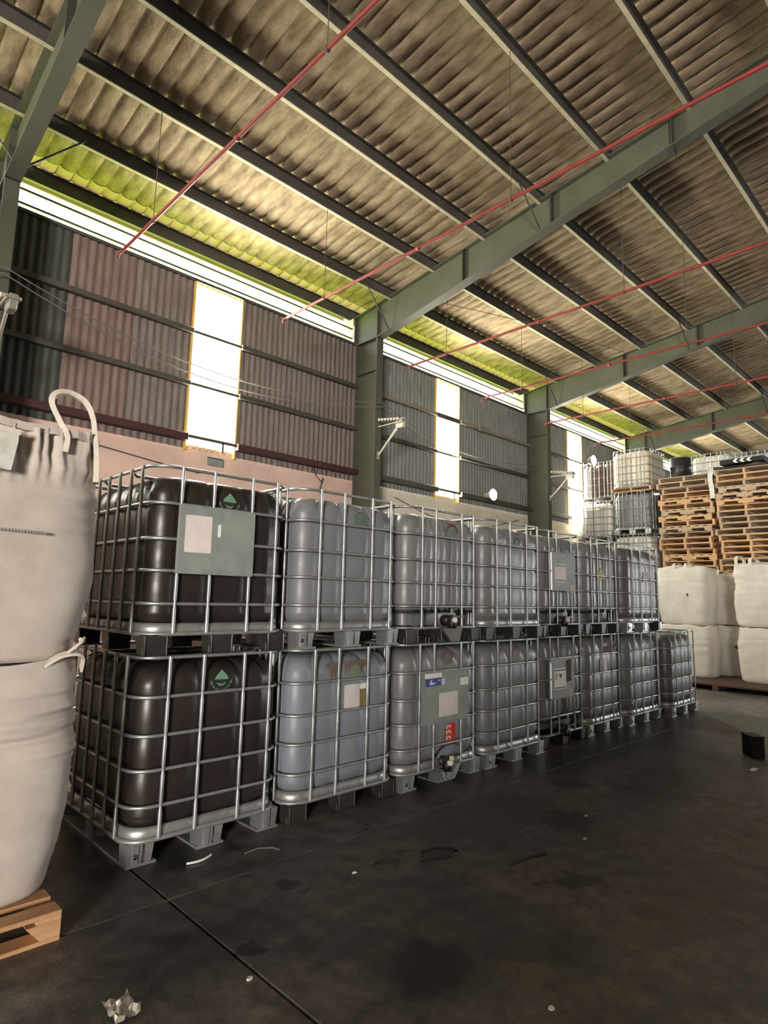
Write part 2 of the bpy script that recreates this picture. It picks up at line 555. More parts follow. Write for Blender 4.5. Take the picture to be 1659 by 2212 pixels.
# outside ground
struct(MB().box(-60, 8.4, -0.3, 80, 90, -0.05).build('lawn', grass_mat), 'sunlit grass outside the wall')

# ---------------------------------------------------------------- the hall: left wall
WY = 8.1
SHEET_Z0, SHEET_Z1 = 3.555, 6.11


def corrugated(w, z0, z1, pitch, amp, n=6):
    waves = max(2, round(w / pitch))
    k = waves * n
    mb = MB()
    prof = [(w * i / k, amp * math.cos(2 * PI * i / n)) for i in range(k + 1)]
    front = [[(x, y, z) for x, y in prof] for z in (z0, z1)]
    mb.grid(front)
    return mb


wall = struct(MB().box(-16.2, 8.16, -0.02, 30.2, 8.30, 3.55).build('wall_left', plaster_white), 'long wall of plaster below and corrugated cladding above')
sheet_cache = {}


def wall_sheet(xa, xb, m):
    key = (round(xb - xa, 3), m.name)
    if key not in sheet_cache:
        sheet_cache[key] = corrugated(xb - xa, SHEET_Z0, SHEET_Z1, 0.1, 0.013).mesh('cladding_sheet', m, fixn=False)
    obj('cladding_sheet', sheet_cache[key], wall, (xa, WY, 0))


rng = random.Random(4)
for i in range(0, 8):
    xa, xb = FRAMES[i], FRAMES[i + 1]
    pm = plaster_pink if i <= 3 else plaster_white
    MB().box(xa, 8.12, 0.0, xb, 8.17, 3.62).build('plaster_panel', pm, wall)
    spans = [(xa, xb)]
    if i in WINX:
        w0, w1 = WINX[i]
        spans = [(xa, w0), (w1, xb)]
    for a, b in spans:
        n = max(1, round((b - a) / 0.8))
        for k in range(n):
            p, q = a + (b - a) * k / n, a + (b - a) * (k + 1) / n
            if i == 3:
                m = clad_dark if k == 0 and a == xa else (clad_red if k == 1 and a == xa else clad_brown)
            elif i < 3:
                m = clad_dark
            else:
                m = clad_grey
            wall_sheet(p, q, m)
    # girts; the window keeps only slim rods across it
    for gz, gm, hh, dd in ((5.29, girt_mat if i != 4 else girt_pale, 0.075, 0.07), (4.50, girt_mat, 0.075, 0.07), (3.70, girt_red if i <= 3 else girt_mat, 0.10, 0.11)):
        for a, b in spans:
            MB().box(a, 8.085 - dd, gz - hh / 2, b, 8.085, gz + hh / 2).build('girt', gm, wall, bevel=0.006)

# windows: full-height translucent sheets with rods and a rail at the foot
for n, (i, (w0, w1)) in enumerate(WINX.items()):
    fr = MB()
    fr.box(w0 - 0.012, 8.07, SHEET_Z0 - 0.03, w0 + 0.012, 8.13, SHEET_Z1)
    fr.box(w1 - 0.012, 8.07, SHEET_Z0 - 0.03, w1 + 0.012, 8.13, SHEET_Z1)
    win = struct(fr.build('window_%d' % (n + 1), mat('yellowed_window_edge', (0.75, 0.5, 0.12), 0.6)), 'tall overexposed translucent wall strip with yellow edges')
    for z0, z1 in ((3.56, 4.50), (4.50, 5.29), (5.29, 6.10)):
        c = corrugated(w1 - w0 - 0.02, z0, z1, 0.1, 0.010)
        obj('pane', c.mesh('pane', pane_mat, fixn=False), win, (w0 + 0.01, 8.12, 0))
    for gz in (5.29, 4.50):  # girts crossing the window, slimmed to show glare eating into them
        rz_ = 0.05 if (i == 4 and gz > 5) else 0.020
        MB().box(w0, 8.04, gz - rz_, w1, 8.07, gz + rz_).build('slim_window_bar', girt_mat, win)
    MB().box(w0, 8.03, 3.70, w1, 8.08, 3.745).build('slim_window_bar', girt_mat, win)
    MB().box(w0 + 0.56, 8.03, 3.58, w0 + 0.59, 8.08, 3.72).build('slim_window_bar', girt_mat, win)

# clerestory gap under the eave with two thin rails, one per bay
for i in range(1, 8):
    xa, xb = FRAMES[i] + 0.1, FRAMES[i + 1] - 0.1
    lv = MB()
    lv.box(xa, 8.07, 6.08, xb, 8.15, 6.125)
    t = struct(lv.build('trim_%d' % i, girt_mat), 'open clerestory strip under the eave')
    for z in (6.215, 6.40):
        MB().box(xa, 8.13, z - 0.013, xb, 8.15, z + 0.013).build('rail', girt_mat, t)
    MB().box(xa, 8.42, 6.655, xb, 8.44, 6.74).build('gutter_face', cream_mat, t)
    # sloping gutter end board at the column
    b = MB().prism([(8.12, 6.60), (8.12, 6.20), (8.62, 6.36), (8.75, 6.55)], 'X', xb - 0.02, xb)
    b.build('gutter_end', cream_mat, t)

# ---------------------------------------------------------------- the hall: portal frames
XWEB = 0.008


def rtop(y):
    return 7.643 - 0.126 * y


def rbot(y):
    return max(7.40 - 0.176 * y, 5.9) if y > 1.2 else 7.40 - 0.176 * 1.2 + 0.126 * (1.2 - y)


RIDGE = -6.0
for fi, X in enumerate(FRAMES):
    col = struct(MB().box(X - XWEB, 7.52, 0, X + XWEB, 8.04, 6.1).build('column', steel_green), 'grey-green steel wall column of a portal frame')
    MB().box(X - 0.078, 7.50, 0, X + 0.078, 7.522, 6.08).build('flange', steel_green, col)
    MB().box(X - 0.078, 8.035, 0, X + 0.078, 8.055, 6.08).build('flange', steel_green, col)
    MB().box(X - 0.075, 7.50, 6.07, X + 0.075, 8.15, 6.09).build('cap_plate', steel_green, col)
    MB().box(X - 0.07, 7.53, 5.48, X + 0.07, 8.03, 5.495).build('stiffener', steel_green, col)
    MB().box(X - 0.15, 7.42, 0, X + 0.15, 8.08, 0.02).build('base_plate', steel_dark, col)
    # rafter
    yy = [8.13, 7.51, 6.5, 4.5, 2.5, 1.2, -2.0, RIDGE]
    top = [(y, rtop(y)) for y in yy]
    bot = [(y, 6.095 if y >= 7.5 else rbot(y)) for y in yy]
    raf = struct(MB().prism(top + bot[::-1], 'X', X - XWEB, X + XWEB).build('rafter', steel_green), 'tapered grey-green steel roof rafter')
    for nm, line, dz in (('top_flange', top, 0.0), ('bottom_flange', bot, -0.016)):
        f = MB()
        poly = [(y, z + dz) for y, z in line] + [(y, z + dz + 0.016) for y, z in line[::-1]]
        f.prism(poly, 'X', X - 0.082, X + 0.082)
        f.build(nm, steel_green, raf)
    MB().box(X - 0.078, 8.115, 6.095, X + 0.078, 8.135, rtop(8.13)).build('end_plate', steel_green, raf)
    for y in (7.52, 5.6, 4.05, 2.42):
        MB().box(X - 0.078, y - 0.008, rbot(y) if y < 7.4 else 6.09, X + 0.078, y + 0.008, rtop(y)).build('stiffener', steel_dark if y < 7 else steel_green, raf)
    y = 2.42
    MB().box(X - 0.06, y - 0.012, rbot(y) - 0.09, X + 0.06, y + 0.012, rbot(y)).build('splice_plate', steel_dark, raf)
    for y in (7.22, 4.22):
        for s in (-1, 1):
            MB().tube([(X + s * 0.06, y, rbot(y) - 0.01), (X + s * 0.62, y, rtop(y) + 0.02)], 0.012, 5).build('fly_brace', steel_dark, raf)
    # other slope, out of sight, carries the far roof
    MB().prism([(RIDGE, rtop(RIDGE)), (-20.0, rtop(RIDGE) - 1.75), (-20.0, rtop(RIDGE) - 2.2), (RIDGE, rtop(RIDGE) - 0.4)], 'X', X - 0.05, X + 0.05).build('far_rafter', steel_green, raf)

# ---------------------------------------------------------------- the hall: roof
PD = 0.215  # purlin depth


def rs(y):
    return 7.64 + PD - 0.127 * y


ceil = struct(MB().prism([(RIDGE - 0.02, rs(RIDGE) + 0.06), (-20.3, rs(RIDGE) - 1.75), (-20.3, rs(RIDGE) - 1.65), (RIDGE - 0.02, rs(RIDGE) + 0.16)], 'X', -16.2, 30.2).build('ceiling', sheet_mat), 'underside of the stained corrugated roof')
PUR = [8.2, 7.25, 6.24, 5.22, 4.24, 3.23, 2.21, 1.2, 0.2, -0.8, -1.8, -2.8, -3.8, -4.8, -5.8]
for k, y in enumerate(PUR):
    z = 7.64 - 0.127 * y
    for i in range(8):
        xa, xb = FRAMES[i] - (0.0), FRAMES[i + 1]
        p = MB()
        # C channel open toward the hall: web at the back, lower flange with lip, upper flange
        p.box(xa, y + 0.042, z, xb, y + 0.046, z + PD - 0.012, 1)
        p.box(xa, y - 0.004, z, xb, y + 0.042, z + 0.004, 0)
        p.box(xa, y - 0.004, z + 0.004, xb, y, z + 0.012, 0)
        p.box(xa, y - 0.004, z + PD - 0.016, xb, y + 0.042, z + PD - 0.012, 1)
        p.build('purlin', [purlin_lit if k else steel_dark, purlin_shaded], ceil)
SW = 5.72 / 6


def lobe(u):
    """rounded sheet rib hanging down, with a narrow groove between ribs"""
    return 0.040 * (1 - abs(math.sin(PI * u)) ** 0.55)


def rib_rows(ys, off=0.0, waves=5, n=10):
    k = waves * n
    return [[(i / k, y, rs(y) + off + lobe((i % n) / n)) for i in range(k + 1)] for y in ys]


def roof_sheet_mesh():
    mb = MB()
    mb.grid(rib_rows((8.45, 4.0, 0.0, RIDGE - 0.05)))
    r = rib_rows((8.45, 8.45))
    mb.grid([r[0], [(x, y, z + 0.02) for x, y, z in r[1]]], smooth=False)     # cut end at the eave
    return mb.mesh('roof_sheet', sheet_mat, fixn=False)


fsm = MB().grid(rib_rows((8.20, 8.03), -0.008) , smooth=True)
r_ = rib_rows((8.03, 8.03), -0.008)
fsm.grid([r_[0], [(x, y, z + 0.012) for x, y, z in r_[1]]], smooth=False)
fsm = fsm.mesh('eave_filler', eave_mat, fixn=False)
rsm = roof_sheet_mesh()
for i in range(8):
    w = (FRAMES[i + 1] - FRAMES[i]) / 6
    for k in range(6):
        obj('eave_filler', fsm, ceil, (FRAMES[i] + w * k, 0, 0), (0, 0, 0), (w, 1, 1))
        obj('roof_sheet', rsm, ceil, (FRAMES[i] + w * k, 0, 0.002 * (k % 2)), (0, 0, 0), (w * 1.015, 1, 1))

# other walls, out of view: the far end, the opposite side with the same clerestory gap, and the end with the open loading door
struct(MB().box(30.0, 1.2, 0, 30.2, 8.4, 9.2).box(30.0, -20.2, 0, 30.2, -15.2, 9.2).box(30.0, -15.2, 4.6, 30.2, 1.2, 9.2).build('wall_far', backwall_mat), 'far end wall')
wr = MB()
wr.box(-16.2, -20.2, 0, 30.2, -20.0, 6.9)
struct(wr.build('wall_right', backwall_mat), 'opposite long wall')
wb_ = MB()
wb_.box(-16.2, -6.5, 0, -16.0, 8.4, 9.2)
wb_.box(-16.2, -20.2, 0, -16.0, -14.6, 9.2)
wb_.box(-16.2, -14.6, 4.8, -16.0, -6.5, 9.2)
struct(wb_.build('wall_back', backwall_mat), 'end wall with the open loading door')
struct(MB().box(-80, -60, -0.3, -16.3, 8.3, -0.05).build('yard', conc_out), 'concrete yard outside the loading door')

# ---------------------------------------------------------------- red pipes and wires
pipe_labels = ['thick red roof pipe nearest the camera, running up the picture beside the first rafter',
               'red roof pipe hanging just in front of the second steel rafter',
               'red roof pipe passing behind the second steel rafter',
               'red roof pipe hanging before the third rafter',
               'red roof pipe between the third and fourth rafters, last but one',
               'farthest faint red roof pipe above the stacked pallets']
for k, X in enumerate([2.44, 4.83, 7.42, 9.66, 12.05, 14.45]):
    z = 5.53
    mb = MB().tube([(X, 7.1, z), (X, 6.0, z), (X, 2.0, z), (X, -5.0, z)], 0.019, 8)
    t = tag(obj('red_pipe', None, None, (0, 0, 0)), pipe_labels[k], 'pipe', 'red pipes under the roof')
    mb.build('pipe_run', pipe_red, t)
    MB().tube([(X, 7.1, z), (X - 0.015, 7.16, z - 0.01), (X - 0.02, 7.17, z - 0.06)], 0.017, 6).build('elbow', pipe_red, t)
    for y in (6.24, 3.23, 0.2, -2.8):
        MB().tube([(X, y, 7.64 - 0.127 * y), (X, y, z + 0.018)], 0.0045, 4).build('hanger_wire', wire_mat, t)
        MB().lathe([(0.026, -0.012), (0.026, 0.012)], 10, (X, y, z), 'Y').build('pipe_clip', wire_mat, t)
    MB().lathe([(0.028, -0.02), (0.028, 0.02)], 10, (X, 4.5, z), 'Y').build('coupling', pipe_red, t)
# thin bracing rod across the second bay
tag(MB().tube([(7.2, 6.6, 6.55), (9.9, 6.1, 6.86), (12.7, 5.5, 6.95)], 0.006, 4).build('bracing_rod', wire_mat), 'thin sagging tie rod crossing the bay behind the second rafter', 'rod')

# ---------------------------------------------------------------- lamps on the columns, cables
for k, (X, lab) in enumerate([(1.33, 'grey multi-lens lamp on an arm at the left picture edge column'),
                              (7.10, 'grey multi-lens lamp on a pale arm at the middle column'),
                              (12.76, 'grey multi-lens lamp at the column beside the third bright window')]):
    t = thing('column_lamp', lab, 'lamp', (X, 7.49, 0), 0, 'multi-lens lamps on the columns')
    MB().tube([(0, 0.0, 3.93), (0.0, -0.05, 3.97), (0.0, -0.46, 4.36)], 0.018, 8).build('arm', lamp_lens if k else lamp_body, t)
    MB().box(-0.03, -0.02, 3.86, 0.03, 0.0, 4.0).build('wall_bracket', lamp_body, t)
    b = MB().box(-0.02, -0.60, 4.33, 0.06, -0.42, 4.50)
    b.build('driver_box', lamp_lens if k else lamp_body, t, bevel=0.01)
    h = MB()
    h.prism([(-0.04, 4.56), (-0.62, 4.47), (-0.62, 4.43), (-0.04, 4.52)], 'X', -0.07, 0.09)
    hd = h.build('lamp_head', lamp_body, t, bevel=0.008)
    for q in range(7):
        y = -0.09 - 0.075 * q
        MB().lathe([(0.03, 0), (0.026, -0.018), (0.012, -0.028)], 10, (-0.072, y, 4.545 + 0.155 * (y + 0.04)), 'X').build('lens', lamp_lens, hd)
    MB().box(-0.06, -0.62, 4.415, -0.045, -0.04, 4.43).build('rim', lamp_lens, hd)
for k, (dz, lab) in enumerate([(0.0, 'upper drooping power cable strung along the wall between columns'),
                               (-0.075, 'lower drooping power cable strung along the wall between columns')]):
    mb = MB()
    cols = [(-4.42, 4.9), (1.33, 4.98), (7.1, 4.86), (12.76, 4.72), (13.6, 4.68)]
    pts = []
    for (xa, za), (xb, zb) in zip(cols[:-1], cols[1:]):
        for q in range(16):
            u = q / 16
            sag = (0.30 + 0.06 * k) * min(1.0, (xb - xa) / 5.0) ** 2
            pts.append((xa + (xb - xa) * u, 7.40 + 0.3 * math.sin(PI * u), za + (zb - za) * u - 4 * sag * u * (1 - u) + dz))
    mb.tube(pts, 0.008, 5)
    tag(mb.build('power_cable', cable_mat), lab, 'cable')
jb = thing('junction_box', 'small pale square box on the grey cladding right of the second window', 'box', (10.79, 8.05, 5.305))
MB().box(-0.11, -0.05, -0.075, 0.11, 0.03, 0.075).build('box_body', girt_pale, jb, bevel=0.008)
MB().lathe([(0.02, -0.055), (0.018, -0.06)], 10, (0.0, 0, 0), 'Y').build('knockout', steel_dark, jb)
MB().tube([(0.11, 0, 0.0), (0.2, 0.0, 0.02), (0.33, 0.0, 0.07)], 0.008, 5).build('conduit', cable_mat, jb)
vc = thing('vent_cover', 'small grey metal cover plate on the pink plaster under the first window', 'cover', (4.34, 8.075, 3.42))
MB().box(-0.13, -0.012, -0.055, 0.13, 0.0, 0.055).build('plate', plate_mat, vc, bevel=0.004)
MB().box(-0.13, -0.02, 0.045, 0.13, -0.012, 0.06).build('lip', steel_dark, vc)
tag(MB().tube([(2.0, 8.07, 3.44), (2.7, 8.07, 3.36), (3.4, 8.07, 3.28), (4.1, 8.07, 3.22)], 0.006, 5).build('wall_wire', cord_mat), 'thin dark wire along the pink plaster behind the containers', 'wire')
pts = [(8.1 + 0.28 * q, 8.065, 3.40 - 0.35 * math.sin(PI * q / 15)) for q in range(16)]
tag(MB().tube(pts, 0.006, 5).build('wall_wire', cord_mat), 'thin dark wire drooping across the whitewashed plaster', 'wire')
pts = [(6.15, 8.06, 3.66), (6.2, 8.06, 3.52), (6.33, 8.06, 3.42), (6.36, 8.06, 3.5), (6.3, 8.06, 3.3), (6.34, 8.06, 3.15)]
tag(MB().tube(pts, 0.007, 5).build('wall_wire', cord_mat), 'dangling loop of dark wire on the pink plaster near the column', 'wire')


def flood(name, loc, label, pole):
    t = thing(name, label, 'lamp', loc)
    MB().lathe([(0.04, 0.12), (0.08, 0.06), (0.125, 0.0), (0.135, -0.03)], 14, (0, 0, 0), 'Y').build('housing', lamp_body, t)
    MB().lathe([(0.127, -0.031), (0.09, -0.05), (0.03, -0.058)], 14, (0, 0, 0), 'Y').build('lens', glow_mat, t)
    if pole:
        MB().tube([(0, 0.02, -0.08), (0.02, 0.03, -1.0), (0.0, 0.02, -pole)], 0.016, 6).build('pole', cable_mat, t)
    else:
        MB().box(-0.03, 0.08, -0.05, 0.03, 0.24, 0.05).build('bracket', lamp_body, t)
    return t


flood('flood_light', (10.9, 7.82, 3.79), 'round lit floodlight low on the wall right of the second window', 0)
flood('flood_light', (13.55, 6.80, 4.87), 'round lit floodlight on a thin pole beside the third window', 4.87)


# ---------------------------------------------------------------- caged liquid containers
H = 1.135
RAILS = [0.90, 0.685, 0.495, 0.30]
SIDE = [0.16, 0.33, 0.51, 0.69, 0.87, 1.04]


def vbar(z0, z1, crimps, r=0.0115):
    zs, rad = [z0], [r]
    for c in sorted(crimps):
        if z0 < c < z1:
            for d, k in ((-0.03, 1.0), (-0.012, 0.72), (0.012, 0.72), (0.03, 1.0)):
                zs.append(c + d)
                rad.append(r * k)
    zs.append(z1)
    rad.append(r)
    return MB().tube([(0, 0, z) for z in zs], r, 6, radii=rad)


def tank_mesh(m, bars, z0=0.15, ins=0.032, valve=False):
    ex = []
    bars = sorted(bars)
    for b in bars:
        ex += [b - 0.045, b - 0.02, b, b + 0.02, b + 0.045]
    ex += [(bars[i] + bars[i + 1]) / 2 for i in range(len(bars) - 1)]
    ey = []
    for b in SIDE:
        ey += [b - 0.03, b, b + 0.03]
    zb = 0.235 if valve else z0
    prof = [(zb, 0.16), (zb + 0.004, 0.09), (zb + 0.018, 0.045), (zb + 0.045, 0.016), (zb + 0.08, 0.0)]
    for r in (0.3, 0.495, 0.685, 0.9):
        prof += [(r - 0.05, -0.004), (r - 0.012, 0.002), (r + 0.012, 0.002), (r + 0.05, -0.004)]
    prof += [(0.985, 0.002), (1.02, 0.012), (1.05, 0.032), (1.07, 0.06), (1.083, 0.10), (1.088, 0.16)]
    base = rrect(ins, ins, 1 - ins, 1.2 - ins, 0.125, 6, (ex, ey))
    rows = []
    for z, inset in prof:
        k = 1.0 + 2.6 * max(0.0, min(1.0, (z - 0.93) / 0.12))
        row = []
        for x, y in base:
            # groove behind each bar
            g = 0.0
            if y < ins + 0.02:
                g = sum(math.exp(-((x - b) / 0.022) ** 2) for b in bars) * 0.010 * k
            elif x < ins + 0.02 or x > 1 - ins - 0.02:
                g = sum(math.exp(-((y - b) / 0.022) ** 2) for b in SIDE) * 0.010 * k
            i = inset + g
            dx = min(max(x, i + ins), 1 - ins - i)
            dy = min(max(y, i + ins), 1.2 - ins - i)
            # scale about the centre to keep the corners round
            sx = (1 - 2 * ins - 2 * i) / (1 - 2 * ins)
            sy = (1.2 - 2 * ins - 2 * i) / (1.2 - 2 * ins)
            row.append((0.5 + (x - 0.5) * sx, 0.6 + (y - 0.6) * sy, z))
        rows.append(row)
    mb = MB().grid(rows, closed_u=True)
    n = len(base)
    mb.add(rows[-1], [tuple(range(n))], 0, False)
    mb.add(rows[0], [tuple(range(n))[::-1]], 0, False)
    if valve:
        mb.add([(x, y, z) for z in (0.135, 0.24) for x, y in rrect(0.17, 0.19, 0.83, 1.03, 0.08, 3)],
               [tuple(range(k, k + 2)) + (k + 1 + 16, k + 16) for k in range(15)] + [(15, 0, 16, 31)], 0, True)
        # outlet bulge at the front
        rows = []
        for z, hw, d in ((0.13, 0.10, 0.10), (0.15, 0.14, 0.045), (0.19, 0.158, 0.036), (0.235, 0.16, 0.034), (0.27, 0.13, 0.032), (0.29, 0.07, 0.036)):
            row = []
            for q in range(13):
                u = -1 + q / 6
                row.append((0.6 + hw * u, d + 0.14 * abs(u) ** 4, z))
            rows.append(row)
        mb.grid(rows)
    return mb.mesh('tank', m, fixn=True)


MESH = {}


def M(key, fn):
    if key not in MESH:
        MESH[key] = fn()
    return MESH[key]


def foot_metal(mb, x0, w, y0, d, hole=False):
    # cup with a hole beside a fluted channel, flared to the top
    mb.taper(x0, y0, x0 + w * 0.56, y0 + d, 0.014, 0.122, 0.006, 0.006)
    mb.taper(x0 + w * 0.64, y0 + 0.012, x0 + w, y0 + d, 0.014, 0.122, 0.012, 0.004)
    mb.box(x0 + w * 0.5, y0 + 0.03, 0.014, x0 + w * 0.7, y0 + d, 0.122)
    mb.taper(x0 + w * 0.18, y0 - 0.006, x0 + w * 0.40, y0 + 0.02, 0.02, 0.115, 0.004, 0.0)


A_BARS = [0.18, 0.395, 0.675, 0.87]
V_BARS = [0.19, 0.36, 0.705, 0.87]
PLAIN = dict(bars=A_BARS)


def emblem_drop(parent, cx, cz, s=1.0):
    mb = MB()
    drop = []
    for q in range(9):
        u = q / 8
        drop.append((cx - 0.046 * s * math.sin(u * PI / 2) ** 1.1, cz + 0.062 * s - 0.062 * s * u))
    right = [(2 * cx - x, z) for x, z in drop[::-1]]
    y = 0.026
    mb.flat(drop + right, y, 0)
    # dark bowl below the drop
    bowl_o = [(cx + 0.058 * s * math.cos(PI + PI * q / 10), cz - 0.002 + 0.052 * s * math.sin(PI + PI * q / 10)) for q in range(11)]
    bowl_i = [(cx + 0.046 * s * math.cos(PI + PI * q / 10), cz - 0.002 + 0.040 * s * math.sin(PI + PI * q / 10)) for q in range(11)]
    for q in range(10):
        mb.flat([bowl_o[q], bowl_o[q + 1], bowl_i[q + 1], bowl_i[q]], y - 0.001, 1)
    mb.flat([(cx - 0.05 * s, cz), (cx - 0.01 * s, cz - 0.012), (cx + 0.01 * s, cz - 0.012), (cx + 0.05 * s, cz - 0.004), (cx + 0.05 * s, cz + 0.004), (cx - 0.05 * s, cz + 0.007)], y - 0.001, 1)
    mb.flat([(cx - 0.035 * s, cz - 0.012), (cx, cz - 0.02), (cx + 0.035 * s, cz - 0.014), (cx + 0.015 * s, cz - 0.035), (cx - 0.015 * s, cz - 0.035)], y, 2)
    # pale leaves round the bowl
    for a in (200, 222, 244, 268, 292, 316, 340):
        t = math.radians(a)
        c = (cx + 0.068 * s * math.cos(t), cz + 0.008 + 0.062 * s * math.sin(t))
        tx, tz = -math.sin(t), math.cos(t)
        L, W = 0.02 * s, 0.007 * s
        mb.flat([(c[0] - tx * L, c[1] - tz * L), (c[0] + tz * W, c[1] - tx * W), (c[0] + tx * L, c[1] + tz * L), (c[0] - tz * W, c[1] + tx * W)], y, 2)
    o = mb.build('emblem', [green_ink, dgreen_ink, sage_ink], parent)
    o['label'] = 'green drop emblem in a dark bowl with pale leaves'


def emblem_arch(parent, cx, cz, ring, s=1.0, fill=None):
    mb = MB()
    y = 0.026
    for q in range(10):
        a0, a1 = PI * q / 10, PI * (q + 1) / 10
        mb.flat([(cx + 0.075 * s * math.cos(a0), cz + 0.075 * s * math.sin(a0)), (cx + 0.075 * s * math.cos(a1), cz + 0.075 * s * math.sin(a1)),
                 (cx + 0.062 * s * math.cos(a1), cz + 0.062 * s * math.sin(a1)), (cx + 0.062 * s * math.cos(a0), cz + 0.062 * s * math.sin(a0))], y - 0.001, 0)
    poly = [(cx + 0.055 * s * math.cos(PI * q / 8), cz + 0.05 * s * math.sin(PI * q / 8)) for q in range(9)]
    poly += [(cx - 0.07 * s, cz - 0.03), (cx - 0.045 * s, cz - 0.055), (cx, cz - 0.06), (cx + 0.05 * s, cz - 0.055), (cx + 0.075 * s, cz - 0.03)]
    mb.flat(poly, y, 1)
    o = mb.build('emblem', [ring, fill or smear_ink], parent)
    o['label'] = 'worn green emblem under an arch'


def paper(parent, x0, z0, x1, z1, m=white_paper, y=-0.0195, name='label', lab=None, cut=0.006):
    mb = MB()
    poly = [(x0 + cut, z0), (x1 - cut, z0 + 0.002), (x1, z0 + cut), (x1 - 0.002, z1 - cut), (x1 - cut, z1), (x0 + cut, z1 - 0.003), (x0, z1 - cut), (x0 + 0.001, z0 + cut)]
    mb.flat(poly, y, 0, 0.002)
    o = mb.build(name, m, parent)
    if lab:
        o['label'] = lab
    return o


def name_plate(parent, x0, x1, z0=0.48, z1=0.90, m=None):
    mb = MB()
    mb.box(x0, -0.0175, z0, x1, -0.0135, z1)
    for x in (x0, x1):
        mb.box(x - 0.004, -0.018, z0, x + 0.004, 0.004, z1)
    mb.box(x0, -0.02, z1 - 0.012, x1, -0.013, z1)
    mb.box(x0, -0.02, z0, x1, -0.013, z0 + 0.012)
    o = mb.build('name_plate', m or plate_mat, parent, bevel=0.0015)
    o['label'] = 'grey sheet metal name plate'
    return o


def valve(parent, cx, cz, handle_m, cap_m, tagm=None):
    v = MB()
    v.lathe([(0.045, 0.06), (0.045, 0.0), (0.036, -0.005), (0.036, -0.055)], 12, (cx, 0, cz + 0.045), 'Y')
    v.lathe([(0.04, 0.03), (0.04, -0.05)], 10, (cx - 0.005, -0.045, cz + 0.03), 'Z')
    vo = v.build('valve', black_plastic, parent)
    h = MB()
    h.prism([(cx - 0.015, -0.06), (cx + 0.15, -0.05), (cx + 0.165, -0.035), (cx + 0.145, -0.022), (cx - 0.015, -0.02)], 'Z', cz + 0.072, cz + 0.086)
    h.lathe([(0.02, 0.0), (0.02, 0.03)], 10, (cx, -0.04, cz + 0.06), 'Z')
    h.build('handle', handle_m, vo)
    c = MB()
    c.lathe([(0.024, 0.0), (0.024, -0.03), (0.018, -0.036)], 12, (cx - 0.02, -0.07, cz + 0.05), 'Y')
    c.build('cap', cap_m, vo)
    if tagm:
        MB().box(cx - 0.01, -0.082, cz + 0.06, cx + 0.03, -0.07, cz + 0.1).build('seal_tag', tagm, vo)
    return vo


